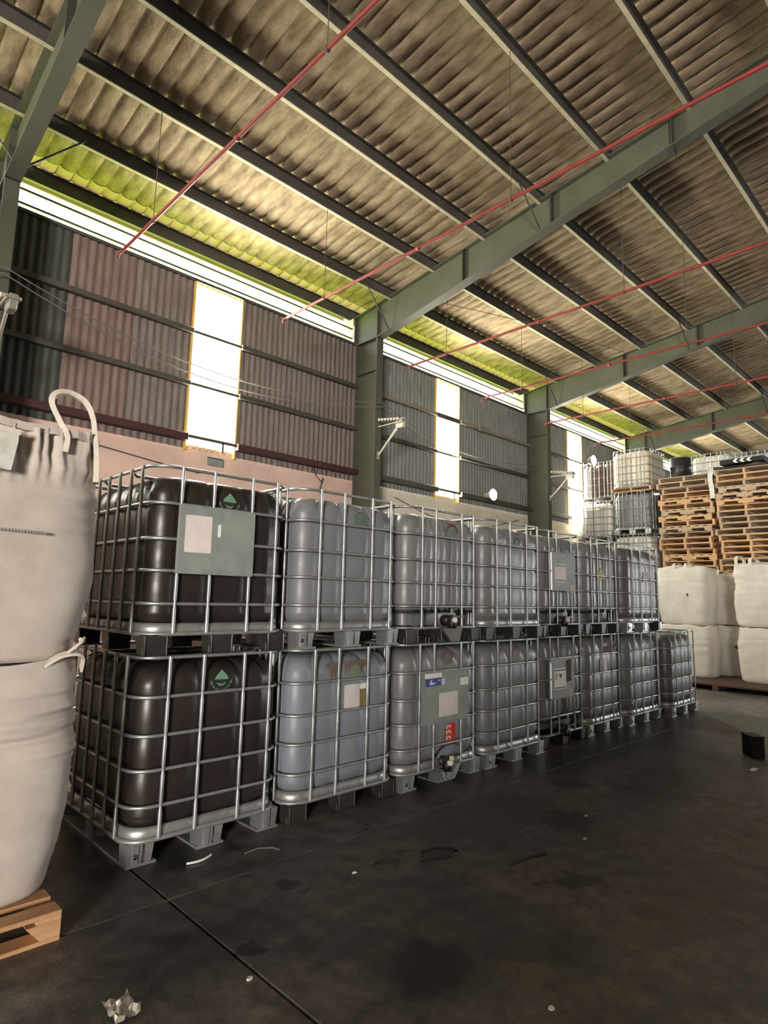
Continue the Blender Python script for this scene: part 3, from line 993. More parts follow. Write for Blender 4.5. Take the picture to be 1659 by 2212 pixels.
def container(name, label, cat, loc, W, tank, bars='A', feet='metal', rz=0.0, group=None, base_m=None, small=False):
    """A caged container: x 0..1 along the front (scaled by W), y 0..1.2 deep."""
    t = thing(name, label, cat, loc, rz, group, (W, 1, 1))
    bl = A_BARS if bars == 'A' else V_BARS
    obj('tank', M(('tank', tank.name, bars), lambda: tank_mesh(tank, bl + ([0.28, 0.45, 0.53, 0.62, 0.785] if bars == 'V' else []), valve=bars == 'V')), t)
    loop = rrect(0.012, 0.012, 0.988, 1.188, 0.13, 6)
    for z in [H - 0.012] + RAILS:
        o = obj('cage_rail', M(('rail', 0), lambda: MB().tube([(x, y, 0) for x, y in loop], 0.0112, 6, True).mesh('cage_rail', galv)), t, (0, 0, z))
    obj('base_rail', M(('brail', 0), lambda: MB().grid([[(x, y, z) for x, y in rrect(i, i, 1 - i, 1.2 - i, 0.14, 6)] for i, z in ((0.03, 0.112), (0.0, 0.112), (-0.004, 0.122), (0.0, 0.136), (0.03, 0.136), (0.03, 0.112))], closed_u=True).mesh('base_rail', galv_dull)), t)
    if bars != 'V':
        obj('base_pan', M(('pan', 0), lambda: MB().grid([[(x, y, z) for x, y in rrect(i, i, 1 - i, 1.2 - i, 0.13, 6)] for i, z in ((0.02, 0.134), (0.016, 0.15), (0.022, 0.172), (0.03, 0.186), (0.05, 0.186), (0.06, 0.14))], closed_u=True).mesh('base_pan', galv)), t)
    vb = M(('vbar', 0), lambda: vbar(0.128, H - 0.004, RAILS).mesh('cage_bar', galv))
    for x in bl:
        obj('cage_bar', vb, t, (x, -0.002, 0))
        obj('cage_bar', vb, t, (x, 1.202, 0))
    for y in SIDE:
        obj('cage_bar', vb, t, (-0.002, y, 0))
        obj('cage_bar', vb, t, (1.002, y, 0))
    for y in (0.36, 0.84):
        obj('top_brace', M(('brace', 0), lambda: MB().tube([(0.012, 0, H - 0.012), (0.04, 0, H - 0.04), (0.96, 0, H - 0.04), (0.988, 0, H - 0.012)], 0.0105, 6).mesh('top_brace', galv)), t, (0, y, 0))
    obj('filler_cap', M(('cap', 0), lambda: MB().lathe([(0.085, 0.0), (0.085, 0.028), (0.075, 0.034), (0.03, 0.034)], 16, (0.5, 0.6, 1.088)).mesh('filler_cap', black_plastic)), t)
    # feet
    def foot(w, xx):
        mb = MB()
        if feet == 'metal':
            foot_metal(mb, 0, w, 0, 0.12)
        else:
            mb.taper(0, 0, w, 0.13, 0.0, 0.122, 0.012, 0.01)
            mb.taper(0.004, -0.004, 0.014, 0.03, 0.0, 0.118, 0.003, 0.0)
            mb.taper(w - 0.02, -0.003, w - 0.008, 0.03, 0.0, 0.118, 0.003, 0.0)
        return mb.mesh('foot', galv if feet == 'metal' else dark_foot, bevel=0.006 if feet != 'metal' else 0.0)
    for y in (0.0, 0.535, 1.07) if feet != 'none' else ():
        for x0, w in ((0.012, 0.155), (0.43, 0.165), (0.845, 0.145)):
            obj('foot', M(('foot', feet, w), lambda: foot(w, x0)), t, (x0, y, 0))
    if feet == 'metal':
        for x0, w in ((0.012, 0.17), (0.425, 0.175), (0.835, 0.16)):
            obj('runner', M(('runner', w), lambda: MB().box(0, 0.01, 0, w, 1.19, 0.014).mesh('runner', galv_dull)), t, (x0, 0, 0))
        obj('forklift_hole', M(('hole', 0), lambda: MB().lathe([(0.013, 0.0), (0.013, 0.004)], 12, (0.055, -0.0105, 0.06), 'Y').mesh('forklift_hole', black_plastic)), t)
    return t


YF = {1: 3.49, 2: 3.45, 3: 3.43, 4: 3.41, 5: 3.47, 6: 3.47, 7: 3.42, 8: 3.32}
LOW = [(1, 1.49, 2.50, tank_black, 'A', 'metal', 'bottom-row container with a nearly black tank, first of the row and nearest the camera'),
       (2, 2.53, 3.55, tank_pale, 'A', 'plastic', 'bottom-row grey container with torn paper label, rust streaks and dark plastic feet'),
       (3, 3.58, 4.62, tank_warm, 'W', 'metal', 'bottom-row container with big grey plate, blue label and red sticker above its valve'),
       (4, 4.65, 5.65, tank_grey, 'A', 'metal', 'unlabelled bottom-row grey container right of the one with the red sticker'),
       (5, 5.675, 6.63, tank_warm, 'V', 'plastic', 'bottom-row container with a rust-streaked plate and white hazard label over its valve'),
       (6, 6.66, 7.58, tank_warm, 'A', 'metal', 'bottom-row grey container with two narrow white labels side by side'),
       (7, 7.61, 8.63, tank_grey, 'A', 'metal', 'bottom-row grey container with a torn yellowish paper strip, second from the far end'),
       (8, 8.69, 9.68, tank_dim, 'A', 'metal', 'bottom-row container at the far end of the row with nothing stacked on it')]
UP = [(1, 1.49, 2.49, tank_black, 'A', 'plastic', 'stacked container with a blackish tank, grey plate and white paper, nearest of the top row'),
      (2, 2.53, 3.56, tank_grey, 'A', 'metal', 'top-row bluish grey container on shiny metal feet with a faint green emblem'),
      (3, 3.59, 4.61, tank_warm, 'V', 'plastic', 'top-row smoky container with a red arch emblem and black valve'),
      (4, 4.63, 5.66, tank_warm, 'A', 'plastic', 'top-row grey container with a dark red vertical smear beside its emblem'),
      (5, 5.68, 6.60, tank_warm, 'V', 'plastic', 'top-row container with grey plate, white label and a bright edge strip'),
      (6, 6.62, 7.55, tank_warm, 'V', 'plastic', 'top-row grey container carrying a small triangular yellowish sticker'),
      (7, 7.60, 8.73, tank_dim, 'A', 'metal', 'top-row brownish grey container at the far end of the stacked tier')]
low, up = {}, {}
for i, x0, x1, tk, br, ft, lab in LOW:
    low[i] = container('liquid_container', lab, 'container', (x0, YF[i], 0), x1 - x0, tk, br, ft, 0, 'caged liquid containers in the front row')
for i, x0, x1, tk, br, ft, lab in UP:
    up[i] = container('liquid_container', lab, 'container', (x0, YF[i] - 0.005, H), x1 - x0, tk, br, ft, 0, 'caged liquid containers in the front row')

# emblems
emblem_drop(up[1], 0.522, 0.95, 1.05)
emblem_drop(low[1], 0.535, 0.965, 1.05)
emblem_arch(up[2], 0.58, 0.955, smear_ink, 1.0, mat('grey_green_print', (0.10, 0.15, 0.11), 0.6))
emblem_arch(low[2], 0.575, 0.955, rust_light, 0.95, mat('grass_green_print', (0.11, 0.21, 0.11), 0.6, 0, (0.17, 0.2, 0.15), 18))
emblem_arch(up[3], 0.60, 0.955, dkred_ink, 1.0)
emblem_arch(low[3], 0.56, 1.00, dkred_ink, 0.9, mat('olive_smudge', (0.12, 0.115, 0.085), 0.6))
emblem_arch(up[4], 0.55, 0.93, black_ink, 0.8)
emblem_arch(low[4], 0.52, 0.98, dkred_ink, 0.9)
emblem_arch(up[5], 0.60, 0.955, sage_ink, 0.8)
emblem_arch(low[5], 0.55, 0.96, sage_ink, 0.9)
# plates, papers, prints
p = name_plate(up[1], 0.172, 0.69)
paper(p, 0.207, 0.61, 0.385, 0.84, white_paper, lab='blank white paper label')
paper(p, 0.425, 0.715, 0.447, 0.80, clean_paper, name='paper_scrap', cut=0.009)
paper(low[2], 0.475, 0.69, 0.625, 0.862, white_paper, 0.024, lab='torn white paper label', cut=0.01)
paper(low[2], 0.625, 0.82, 0.70, 0.862, clean_paper, 0.0235)
paper(low[2], 0.628, 0.70, 0.70, 0.82, mat('yellowed_film', (0.2, 0.16, 0.06), 0.5), 0.0245)
st = MB()
st.flat([(0.30, 1.02), (0.42, 1.03), (0.40, 0.99), (0.39, 0.90), (0.375, 0.96), (0.36, 0.86), (0.345, 0.97), (0.32, 0.99)], 0.028)
st.flat([(0.47, 1.03), (0.68, 1.03), (0.70, 0.96), (0.66, 0.99), (0.63, 0.985), (0.68, 0.91), (0.60, 0.98), (0.55, 1.0), (0.50, 0.98), (0.485, 0.92)], 0.0275)
st.build('rust_stain', rust_light, low[2])
p = name_plate(low[3], 0.215, 0.785)
paper(p, 0.405, 0.53, 0.645, 0.725, white_paper, lab='square white paper label')
paper(p, 0.232, 0.85, 0.44, 0.895, clean_paper)
paper(p, 0.245, 0.785, 0.43, 0.848, blue_ink, lab='blue printed label', cut=0.002)
q = MB()
q.flat([(0.285, 0.80), (0.30, 0.835), (0.315, 0.84), (0.32, 0.815), (0.35, 0.81), (0.375, 0.816), (0.345, 0.80), (0.31, 0.795)], -0.0212)
q.box(0.385, -0.0212, 0.825, 0.42, -0.0196, 0.832)
q.build('print', mat('pale_blue_print', (0.5, 0.6, 0.75), 0.6), p)
paper(p, 0.435, 0.79, 0.48, 0.842, mat('pale_lilac_tag', (0.55, 0.55, 0.65), 0.6))
paper(p, 0.675, 0.765, 0.783, 0.83, clean_paper)
r = MB()
r.flat([(0.535, 0.33), (0.55, 0.44), (0.60, 0.455), (0.66, 0.45), (0.665, 0.30), (0.64, 0.285), (0.60, 0.285)], 0.0225, 0)
for zz in (0.41, 0.365, 0.32):
    r.flat([(0.545, zz), (0.545, zz + 0.03), (0.603, zz + 0.03), (0.603, zz + 0.008), (0.585, zz + 0.008), (0.58, zz + 0.02), (0.56, zz + 0.02), (0.56, zz)], 0.0212, 1)
ro = r.build('sticker', [red_ink, cream_ink], low[3])
ro['label'] = 'red warning sticker with three cream pictograms'
p = name_plate(up[5], 0.20, 0.76)
paper(p, 0.28, 0.575, 0.545, 0.775, white_paper, lab='white label with black lines')
for zz in (0.75, 0.592):
    MB().box(0.29, -0.0205, zz, 0.54, -0.0196, zz + 0.008).build('print', black_ink, p)
paper(p, 0.62, 0.47, 0.735, 0.55, mat('buff_label', (0.45, 0.40, 0.31), 0.7))
MB().box(0.192, -0.021, 0.49, 0.218, -0.0135, 0.685).box(0.192, -0.021, 0.70, 0.218, -0.0135, 0.89).build('plate_edge', mat('zinc_edge_glint', (0.9, 0.9, 0.85), 0.45, 0.2), p)['label'] = 'folded edge of the plate with its glint painted white'  # near-white colour stands in for the reflection on the folded edge
p = name_plate(low[5], 0.165, 0.66)
paper(p, 0.24, 0.58, 0.50, 0.80, clean_paper, lab='white hazard label with black lines and a small dark triangle')
q = MB().box(0.25, -0.0215, 0.772, 0.49, -0.0196, 0.782).box(0.25, -0.0215, 0.592, 0.49, -0.0196, 0.602)
q.flat([(0.34, 0.735), (0.375, 0.69), (0.405, 0.735)], -0.0212)
q.build('print', black_ink, p)
paper(p, 0.265, 0.68, 0.31, 0.76, mat('olive_diamond', (0.4, 0.38, 0.16), 0.7), -0.021, 'print', cut=0.02)
q = MB()
q.flat([(0.50, 0.645), (0.505, 0.87), (0.60, 0.885), (0.615, 0.80), (0.605, 0.72), (0.61, 0.655)], -0.0225)
q.build('rust_stain', rust_mat, p)
q = MB()
q.flat([(0.48, 0.49), (0.60, 0.50), (0.56, 0.44), (0.575, 0.37), (0.60, 0.33), (0.59, 0.29), (0.50, 0.295), (0.51, 0.36), (0.495, 0.42)], 0.0235)
q.build('rust_stain', rust_mat, low[5])
paper(p, 0.55, 0.49, 0.64, 0.56, mat('buff_label', (0.45, 0.40, 0.31), 0.7))
MB().box(0.157, -0.021, 0.50, 0.183, -0.0135, 0.685).box(0.157, -0.021, 0.70, 0.183, -0.0135, 0.86).build('plate_edge', MATS['zinc_edge_glint'], p)['label'] = 'folded edge of the plate with its glint painted white'
q = MB().flat([(0.685, 0.985), (0.70, 0.99), (0.742, 0.93), (0.745, 0.865), (0.715, 0.86), (0.70, 0.93)], 0.0265)
q.build('paint_smear', dkred_ink, up[4])
q = MB().flat([(0.40, 0.635), (0.62, 0.65), (0.60, 0.69), (0.515, 0.79), (0.49, 0.78), (0.42, 0.67)], 0.022)
q.build('label', yellow_lab, up[6])['label'] = 'triangular yellowish sticker'
paper(low[6], 0.40, 0.69, 0.475, 0.84, clean_paper, 0.022)
paper(low[6], 0.485, 0.69, 0.58, 0.84, clean_paper, 0.022)
q = MB().flat([(0.46, 0.98), (0.85, 1.0), (0.82, 0.94), (0.70, 0.90), (0.60, 0.93), (0.50, 0.88)], 0.027)
q.build('rust_stain', rust_light, low[6])
q = MB().flat([(0.56, 0.68), (0.59, 0.70), (0.62, 0.76), (0.615, 0.86), (0.585, 0.88), (0.57, 0.83), (0.545, 0.80), (0.56, 0.75)], 0.022)
q.build('label', yellow_lab, low[7])['label'] = 'torn yellowish paper strip'
paper(up[7], 0.52, 0.655, 0.66, 0.79, white_paper, 0.022)
# valves
valve(up[3], 0.53, 0.14, black_plastic, clean_paper)
valve(low[3], 0.49, 0.12, mat('navy_handle', (0.02, 0.03, 0.07), 0.5), clean_paper, yellow_tag)
valve(up[5], 0.45, 0.12, black_plastic, clean_paper)
valve(low[5], 0.45, 0.12, black_plastic, clean_paper)
dome = [(0.60 + 0.17 * math.cos(PI * q / 10), 0.185 + 0.095 * math.sin(PI * q / 10)) for q in range(11)]
MB().prism(dome, 'Y', 0.018, 0.06).build('outlet_dome', tank_pale, low[3], bevel=0.006)['label'] = 'pale moulded dome round the outlet'
MB().prism([(x - 0.012, z + 0.012) for x, z in dome], 'Y', 0.022, 0.05).build('outlet_recess', black_plastic, low[3])
# valve guard tray on the red-sticker container
g = MB()
g.prism([(0.40, 0.13), (0.47, 0.02), (0.50, 0.015), (0.47, 0.10)], 'Y', -0.03, 0.1)
g.prism([(0.56, 0.015), (0.60, 0.02), (0.68, 0.13), (0.62, 0.13)], 'Y', -0.03, 0.1)
g.build('valve_guard', galv, low[3])
g = MB()
g.prism([(0.42, 0.13), (0.55, 0.005), (0.66, 0.005), (0.70, 0.13)], 'Y', -0.02, 0.05)
g.build('valve_guard', mat('olive_plastic', (0.09, 0.085, 0.06), 0.5), up[3])
dp = MB().box(0.72, -0.06, 0.02, 0.80, 0.05, 0.13)
dp.build('outlet_block', black_plastic, up[7], bevel=0.01)
sm = MB().flat([(0.55, 0.20), (0.60, 0.225), (0.66, 0.215), (0.64, 0.195), (0.57, 0.185)], 0.022)
sm.build('paint_smear', dkred_ink, up[7])


# ---------------------------------------------------------------- wooden pallets
def pallet_meshes(L, Wd, Hh, m, tagname):
    """stringer pallet: 3 notched stringers along x (L), deck boards along y (Wd)"""
    k = (tagname, m.name)
    if k in MESH:
        return MESH[k]
    bt = 0.019
    sh = Hh - 2 * bt
    nz = sh * 0.55
    prof = [(0, bt), (L * 0.13, bt), (L * 0.145, bt + nz), (L * 0.36, bt + nz), (L * 0.375, bt), (L * 0.625, bt), (L * 0.64, bt + nz), (L * 0.855, bt + nz), (L * 0.87, bt), (L, bt),
            (L, bt + sh), (0, bt + sh)]
    st_ = MB()
    # notched stringer as convex pieces
    st_.box(0, -0.022, bt, L * 0.135, 0.022, bt + sh)
    st_.box(L * 0.135, -0.022, bt + nz, L * 0.37, 0.022, bt + sh)
    st_.box(L * 0.37, -0.022, bt, L * 0.63, 0.022, bt + sh)
    st_.box(L * 0.63, -0.022, bt + nz, L * 0.865, 0.022, bt + sh)
    st_.box(L * 0.865, -0.022, bt, L, 0.022, bt + sh)
    MESH[k] = (st_.mesh('stringer', m), MB().box(0, 0, 0, 0.095, Wd, bt).mesh('deck_board', m), MB().box(0, 0, 0, 0.12, Wd, bt).mesh('bottom_board', m))
    return MESH[k]


def pallet(name, label, loc, rz, L, Wd, Hh, m, group, tagname='std', parts=True):
    t = thing(name, label, 'pallet', loc, rz, group)
    st_, db, bb = pallet_meshes(L, Wd, Hh, m, tagname)
    for y in (-Wd / 2 + 0.022, 0, Wd / 2 - 0.022):
        obj('stringer', st_, t, (-L / 2, y, 0))
    for q in range(7):
        obj('deck_board', db, t, (-L / 2 + (L - 0.095) * q / 6, -Wd / 2, Hh - 0.019))
    for x in (-L / 2, -0.06, L / 2 - 0.12):
        obj('bottom_board', bb, t, (x, -Wd / 2, 0))
    return t


PH = 0.131
rng = random.Random(11)
# two tall stacks; level 0 rests on the floor behind the bulk bags
ORD = ['lowest', 'second', 'third', 'fourth', 'fifth', 'sixth', 'seventh', 'eighth', 'ninth', 'tenth', 'eleventh', 'twelfth', 'thirteenth',
       'fourteenth', 'fifteenth', 'sixteenth', 'seventeenth', 'eighteenth']
for s, (yc, xf, n) in enumerate([(5.11, 14.6, 34), (3.80, 14.45, 34)]):
    where = 'left stack' if s == 0 else 'right stack'
    for k in range(n):
        rot = (rng.random() < (0.38 if k > n - 8 else 0.16))
        m = wood_a if rng.random() < 0.62 else wood_b
        L, Wd = 1.16, 1.02
        jx, jy = rng.uniform(-0.03, 0.05), rng.uniform(-0.05, 0.05)
        if s == 1 and k == n - 11:
            jy = 0.10
        # seen face is the -x side: stringer ends when unrotated, notched stringer side when turned
        if rot:
            loc, rz = (xf + jx + Wd / 2, yc + jy, k * PH), PI / 2 + rng.uniform(-0.03, 0.03)
        else:
            loc, rz = (xf + jx + L / 2, yc + jy, k * PH), rng.uniform(-0.03, 0.03)
        fromtop = n - 1 - k
        if fromtop == 0:
            lab = 'topmost wooden pallet of the %s of empty pallets' % where
        elif fromtop < 17:
            lab = 'wooden pallet in the %s of empty pallets, %s from its top' % (where, ORD[fromtop])
        else:
            lab = 'wooden pallet low in the %s of empty pallets, behind the white bulk bags' % where
        t = pallet('wooden_pallet', lab, loc, rz, L, Wd, PH, m, 'stacked wooden pallets')
        if not rot:
            t.scale = (1, 1.12, 1)

# ---------------------------------------------------------------- white containers at the back
RZ = -PI / 2   # fronts turned toward -x


def back_container(label, loc, tank, W=1.0, feet='metal', k=1.0):
    t = container('liquid_container', label, 'container', loc, W, tank, 'A', feet, RZ, 'caged containers in the far stacks')
    t.scale = (W, k, k)
    for x in (0.285, 0.53, 0.775):      # the narrow grid of these cages
        obj('cage_bar', MESH[('vbar', 0)], t, (x, -0.002, 0))
    return t


def hidden_mesh():
    mb = MB()
    loop = rrect(0.012, 0.012, 0.988, 1.188, 0.13, 3)
    mb.grid([[(x, y, z) for x, y in rrect(0.04, 0.04, 0.96, 1.16, 0.12, 3)] for z in (0.15, 1.08)], 0, closed_u=True)
    mb.add([(x, y, 1.08) for x, y in rrect(0.04, 0.04, 0.96, 1.16, 0.12, 3)], [tuple(range(16))], 0)
    for z in [H - 0.012] + RAILS + [0.124]:
        mb.tube([(x, y, z) for x, y in loop], 0.0112, 4, True, 1)
    for x in A_BARS:
        mb.tube([(x, 0, 0.12), (x, 0, H - 0.01)], 0.011, 4, False, 1)
    for x0, w in ((0.012, 0.155), (0.43, 0.165), (0.845, 0.145)):
        for y in (0.0, 0.535, 1.07):
            mb.box(x0, y, 0, x0 + w, y + 0.12, 0.122, 1)
    return mb.mesh('liquid_container', [tank_white, galv])


HIDM = hidden_mesh()
FAR = ['tall far stack', 'stack below the third window', '', 'stack carrying the black drum', 'stack behind the left pallets', 'stack behind the right pallets']


def hidden(x, y1, n, W=1.0, which=0, sc=1.0):
    for k in range(n):
        tag(obj('liquid_container', HIDM, None, (x, y1, k * H * sc), (0, 0, RZ), (W, sc, sc)),
            'white caged container low in the %s, hidden from view' % FAR[which], 'container', 'hidden lower containers, %s' % FAR[which])


def risers(x, y, z, n, label, group, L=1.16, Wd=1.0, m=None):
    for k in range(n):
        pallet('wooden_pallet', label, (x, y, z + PH * k), 0, L, Wd, PH, m or wood_b, group)


K = 0.93     # these cages are a slightly smaller model
HK = H * K
hidden(14.6, 6.83, 2, K, 0, K)
back_container('white caged container whose top just shows above the front row, left of the pallets', (14.6, 6.83, 2 * HK), tank_white, K, 'metal', K)
back_container('bright-caged container with a half-filled grey tank, middle of the tall far stack', (14.6, 6.83, 3 * HK), tank_mid, K, 'metal', K)
pallet('wooden_pallet', 'wooden pallet between the top two containers of the tall far stack', (15.16, 6.36, 4 * HK), 0, 1.10, 0.98, 0.104, wood_a, None, 'thin')
back_container('yellowed white caged container on a wooden pallet, topping the tall far stack', (14.6, 6.83, 4 * HK), tank_cream, K, 'none', K)
hidden(14.75, 7.86, 2, K, 1, K)
risers(15.31, 7.39, 2 * HK, 7, 'greyed wooden pallet just under the lone cream container by the third window', 'pallets under the lone cream container', 1.1, 0.92)
back_container('cream caged container below the third window, left of the tall far stack', (14.75, 7.86, 2 * HK + 7 * PH), tank_white, K, 'metal', K)
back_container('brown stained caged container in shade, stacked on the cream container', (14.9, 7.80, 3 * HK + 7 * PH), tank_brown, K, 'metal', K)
for q in range(6):       # unseen double row added behind the viewpoint to shade the right floor
    for k in range(2):
        tag(obj('liquid_container', HIDM, None, (-4.4, -2.95 - 1.04 * q, k * H), (0, 0, RZ)), 'unseen white caged container added behind the viewpoint to block light', 'container', 'containers added behind the viewpoint to block light')
hidden(18.25, 7.1, 4, 1.0, 3)
risers(18.85, 6.6, 4.54, 3, 'wooden pallet under the black drum on the far stack', 'pallets under the black drum')
dr = thing('plastic_drum', 'black drum with a pale rim standing high behind the left pallet stack', 'drum', (18.75, 6.62, 4.54 + 3 * PH))
MB().lathe([(0.27, 0), (0.295, 0.03), (0.295, 0.26), (0.31, 0.28), (0.31, 0.31), (0.295, 0.33), (0.295, 0.56), (0.31, 0.58), (0.31, 0.61), (0.295, 0.63), (0.295, 0.85), (0.27, 0.88)], 24).build('drum_body', mat('black_drum_plastic', (0.03, 0.026, 0.03), 0.4), dr)
MB().tube([(0.3 * math.cos(a * PI / 12), 0.3 * math.sin(a * PI / 12), 0.875) for a in range(24)], 0.012, 6, True).build('rim', galv, dr)
MB().lathe([(0.04, 0.87), (0.04, 0.90), (0.03, 0.905)], 10, (0.15, 0.05, 0)).build('bung', black_plastic, dr)
hidden(17.0, 5.78, 3, 1.0, 4)
risers(17.6, 5.28, 3.405, 7, 'wooden pallet under the white container behind the left pallet stack', 'pallets behind the left pallet stack')
back_container('dusty white caged container showing above the left pallet stack', (17.0, 5.78, 3.405 + 7 * PH), tank_white, 1.0)
hidden(16.3, 4.52, 3, 1.0, 5)
risers(16.9, 4.02, 3.405, 5, 'wooden pallet under the bluish container behind the right pallet stack', 'pallets behind the right pallet stack')
back_container('pale bluish caged container above the right pallet stack at the picture edge', (16.3, 4.52, 3.405 + 5 * PH), mat('bluish_white_tank', (0.5, 0.56, 0.6), 0.35), 1.0)

# plastic film and a folded printed sheet lying on the right pallet stack
ztop = 34 * PH
rows = []
for j in range(9):
    rows.append([(14.42 + 0.12 * j, 4.45 - 0.11 * i, ztop + 0.02 + 0.05 * (0.5 + noise.noise(Vector((i * 0.45, j * 0.6, 3.1)))) + 0.02 * (j > 1)) for i in range(12)])
top_film = [[(x, y, z + 0.01) for x, y, z in r] for r in rows]
mb = MB().grid(rows).grid(top_film)
tag(mb.build('plastic_film', mat('crumpled_white_film', (0.75, 0.75, 0.72), 0.3, 0, (0.5, 0.5, 0.48), 10), fixn=False), 'crumpled white plastic film lying on the right pallet stack', 'film')
# long torn strip of the film hanging between the two stacks
pts = [(14.75, 4.42, ztop + 0.05), (14.5, 4.46, ztop + 0.09), (14.40, 4.47, ztop - 0.02), (14.41, 4.49, ztop - 0.2), (14.42, 4.47, ztop - 0.42), (14.42, 4.46, ztop - 0.62)]
hg = MB()
hg.ribbon(pts, 0.10, 0.006, (0.05, 1, 0))
tag(hg.build('film_strip', film_mat), 'torn pale film strip hanging down between the two pallet stacks', 'film')
sg = thing('folded_sheet', 'black sheet with white chevrons lying on top of the right pallet stack', 'sheet', (14.40, 3.86, ztop + 0.10), 0)
MB().prism([(0.0, 0.0), (0.02, 0.10), (0.9, 0.13), (0.9, 0.0)], 'Y', -0.42, 0.42).build('sheet_body', black_plastic, sg)
cv = MB()
for q in range(3):
    y = 0.16 - 0.13 * q
    for s_ in (1, -1):
        a, b_ = (0.05, 0.05), (0.05 + 0.04 * s_, 0)
        cv.add([(-0.002 + 0.0, y, 0.05), (0.0, y - 0.06, 0.05), (0.008 if s_ > 0 else -0.004, y - 0.11, 0.05 + 0.045 * s_), (0.008 if s_ > 0 else -0.004, y - 0.05, 0.05 + 0.045 * s_)], [(0, 1, 2, 3)])
cv.build('chevrons', clean_paper, sg, fixn=False)


# ---------------------------------------------------------------- bulk bags
def bag_mesh(w, d, h, seed, m, nu=96, nv=60, bulge=0.05, base=0.93, neck=0.97, wr=0.012, pleat=0.0, crease=0.0, power=4.6, lean=(0, 0), crown=1.0):
    """soft square bag, centre of the base at the origin"""
    rows = []
    so = Vector((seed * 7.3, seed * 3.1, seed * 1.7))
    for j in range(nv + 1):
        v = j / nv
        z = h * v
        s = base + (1 - base) * min(1, v / 0.35) ** 0.7
        s += bulge * math.sin(PI * min(1, v * 1.02)) ** 0.8
        if v > 0.80:
            s += (neck - 1) * ((v - 0.80) / 0.20) ** 1.6
        if v < 0.03:
            s -= 0.035 * (1 - v / 0.03) ** 2
        row = []
        for i in range(nu):
            a = 2 * PI * i / nu
            c, sn = math.cos(a), math.sin(a)
            r = (abs(c) ** power + abs(sn) ** power) ** (-1 / power)
            x, y = w / 2 * r * c * s, d / 2 * r * sn * s
            p = Vector((x * 3.0, y * 3.0, z * 3.0)) + so
            dr_ = wr * noise.noise(p) * 1.4 + wr * 0.5 * noise.noise(p * 2.6)
            if crease:
                pz = Vector((x * 2.0 + z * 0.8, y * 2.0, z * 17.0)) + so
                dr_ += crease * (noise.noise(pz) + 0.5 * noise.noise(pz * 2.3)) * max(0.12, math.exp(-((v - 0.72) / 0.22) ** 2))
            if pleat:
                u_ = (i / nu) * 95
                dr_ += pleat * noise.noise(Vector((u_ * 1.1, z * 1.2, seed))) * max(0, (v - 0.72) / 0.28) ** 1.2
                dr_ += pleat * 0.35 * noise.noise(Vector((u_ * 2.3, z * 2.0, seed + 5))) * max(0, (v - 0.80) / 0.2)
            k = 1 + dr_ / (0.5 * min(w, d))
            zz = z
            if v > 0.9:
                zz += 0.035 * noise.noise(Vector((c * 2.2, sn * 2.2, seed * 2.0))) * (v - 0.9) / 0.1
            row.append((x * k + lean[0] * v, y * k + lean[1] * v, zz))
        rows.append(row)
    top = rows[-1]
    for f, dz in ((0.82, 0.015), (0.55, 0.045), (0.25, 0.06)):
        rows.append([(lean[0] + (x - lean[0]) * f, lean[1] + (y - lean[1]) * f, z + dz * crown - 0.03 * (1 - crown) + 0.012 * noise.noise(Vector((x * 6, y * 6, seed)))) for x, y, z in top])
    mb = MB().grid(rows, closed_u=True)
    mb.add(rows[-1], [tuple(range(nu))])
    mb.add(rows[0], [tuple(range(nu))[::-1]])
    return mb.mesh('bag_body', m)


def loop_pts(x0, x1, z0, hgt, y0=0.0, tilt=0.0, n=14):
    pts = []
    for q in range(n + 1):
        a = PI * q / n
        pts.append((x0 + (x1 - x0) * (0.5 - 0.5 * math.cos(a)) * 1.0, y0 + tilt * math.sin(a), z0 + hgt * math.sin(a) ** 0.7))
    return pts


BX, BY = 0.60, 3.60
fp = thing('wooden_pallet', 'fresh orange-brown wooden pallet under the bulk bags at the left picture edge', 'pallet', (0.47, 3.55, 0))
fx0, fx1, fy0, fy1 = -0.56, 0.56, -0.535, 0.52
for q in range(7):
    y = fy0 + (fy1 - fy0 - 0.1) * q / 6
    MB().box(fx0, y, 0.102, fx1, y + 0.1, 0.122).build('deck_board', wood_new, fp, bevel=0.003)
for q, x in enumerate((fx0, -0.05, fx1 - 0.1)):
    MB().box(x, fy0, 0.084, x + 0.1, fy1, 0.102).build('bearer', wood_new, fp, bevel=0.003)
    for y in (fy0, -0.06, fy1 - 0.1):
        MB().prism([(x + (0.02 if q == 2 else 0), 0.018), (x + 0.1, 0.018), (x + 0.1, 0.084), (x - (0.04 if q == 2 else 0), 0.084)], 'Y', y, y + 0.1).build('block', wood_new, fp, bevel=0.003)
for y in (fy0, -0.06, fy1 - 0.1):
    MB().box(fx0, y, 0.0, fx1, y + 0.1, 0.018).build('bottom_board', wood_new, fp, bevel=0.003)

lb = thing('bulk_bag', 'lower crumpled white bulk bag on the wooden pallet at the left edge', 'bag', (BX, BY, 0.122))
obj('bag_body', bag_mesh(0.99, 0.96, 1.05, 2, bag_mat, 170, 190, 0.035, 0.87, 1.0, 0.010, 0.0, 0.020, 4.6, crown=0.0), lb)
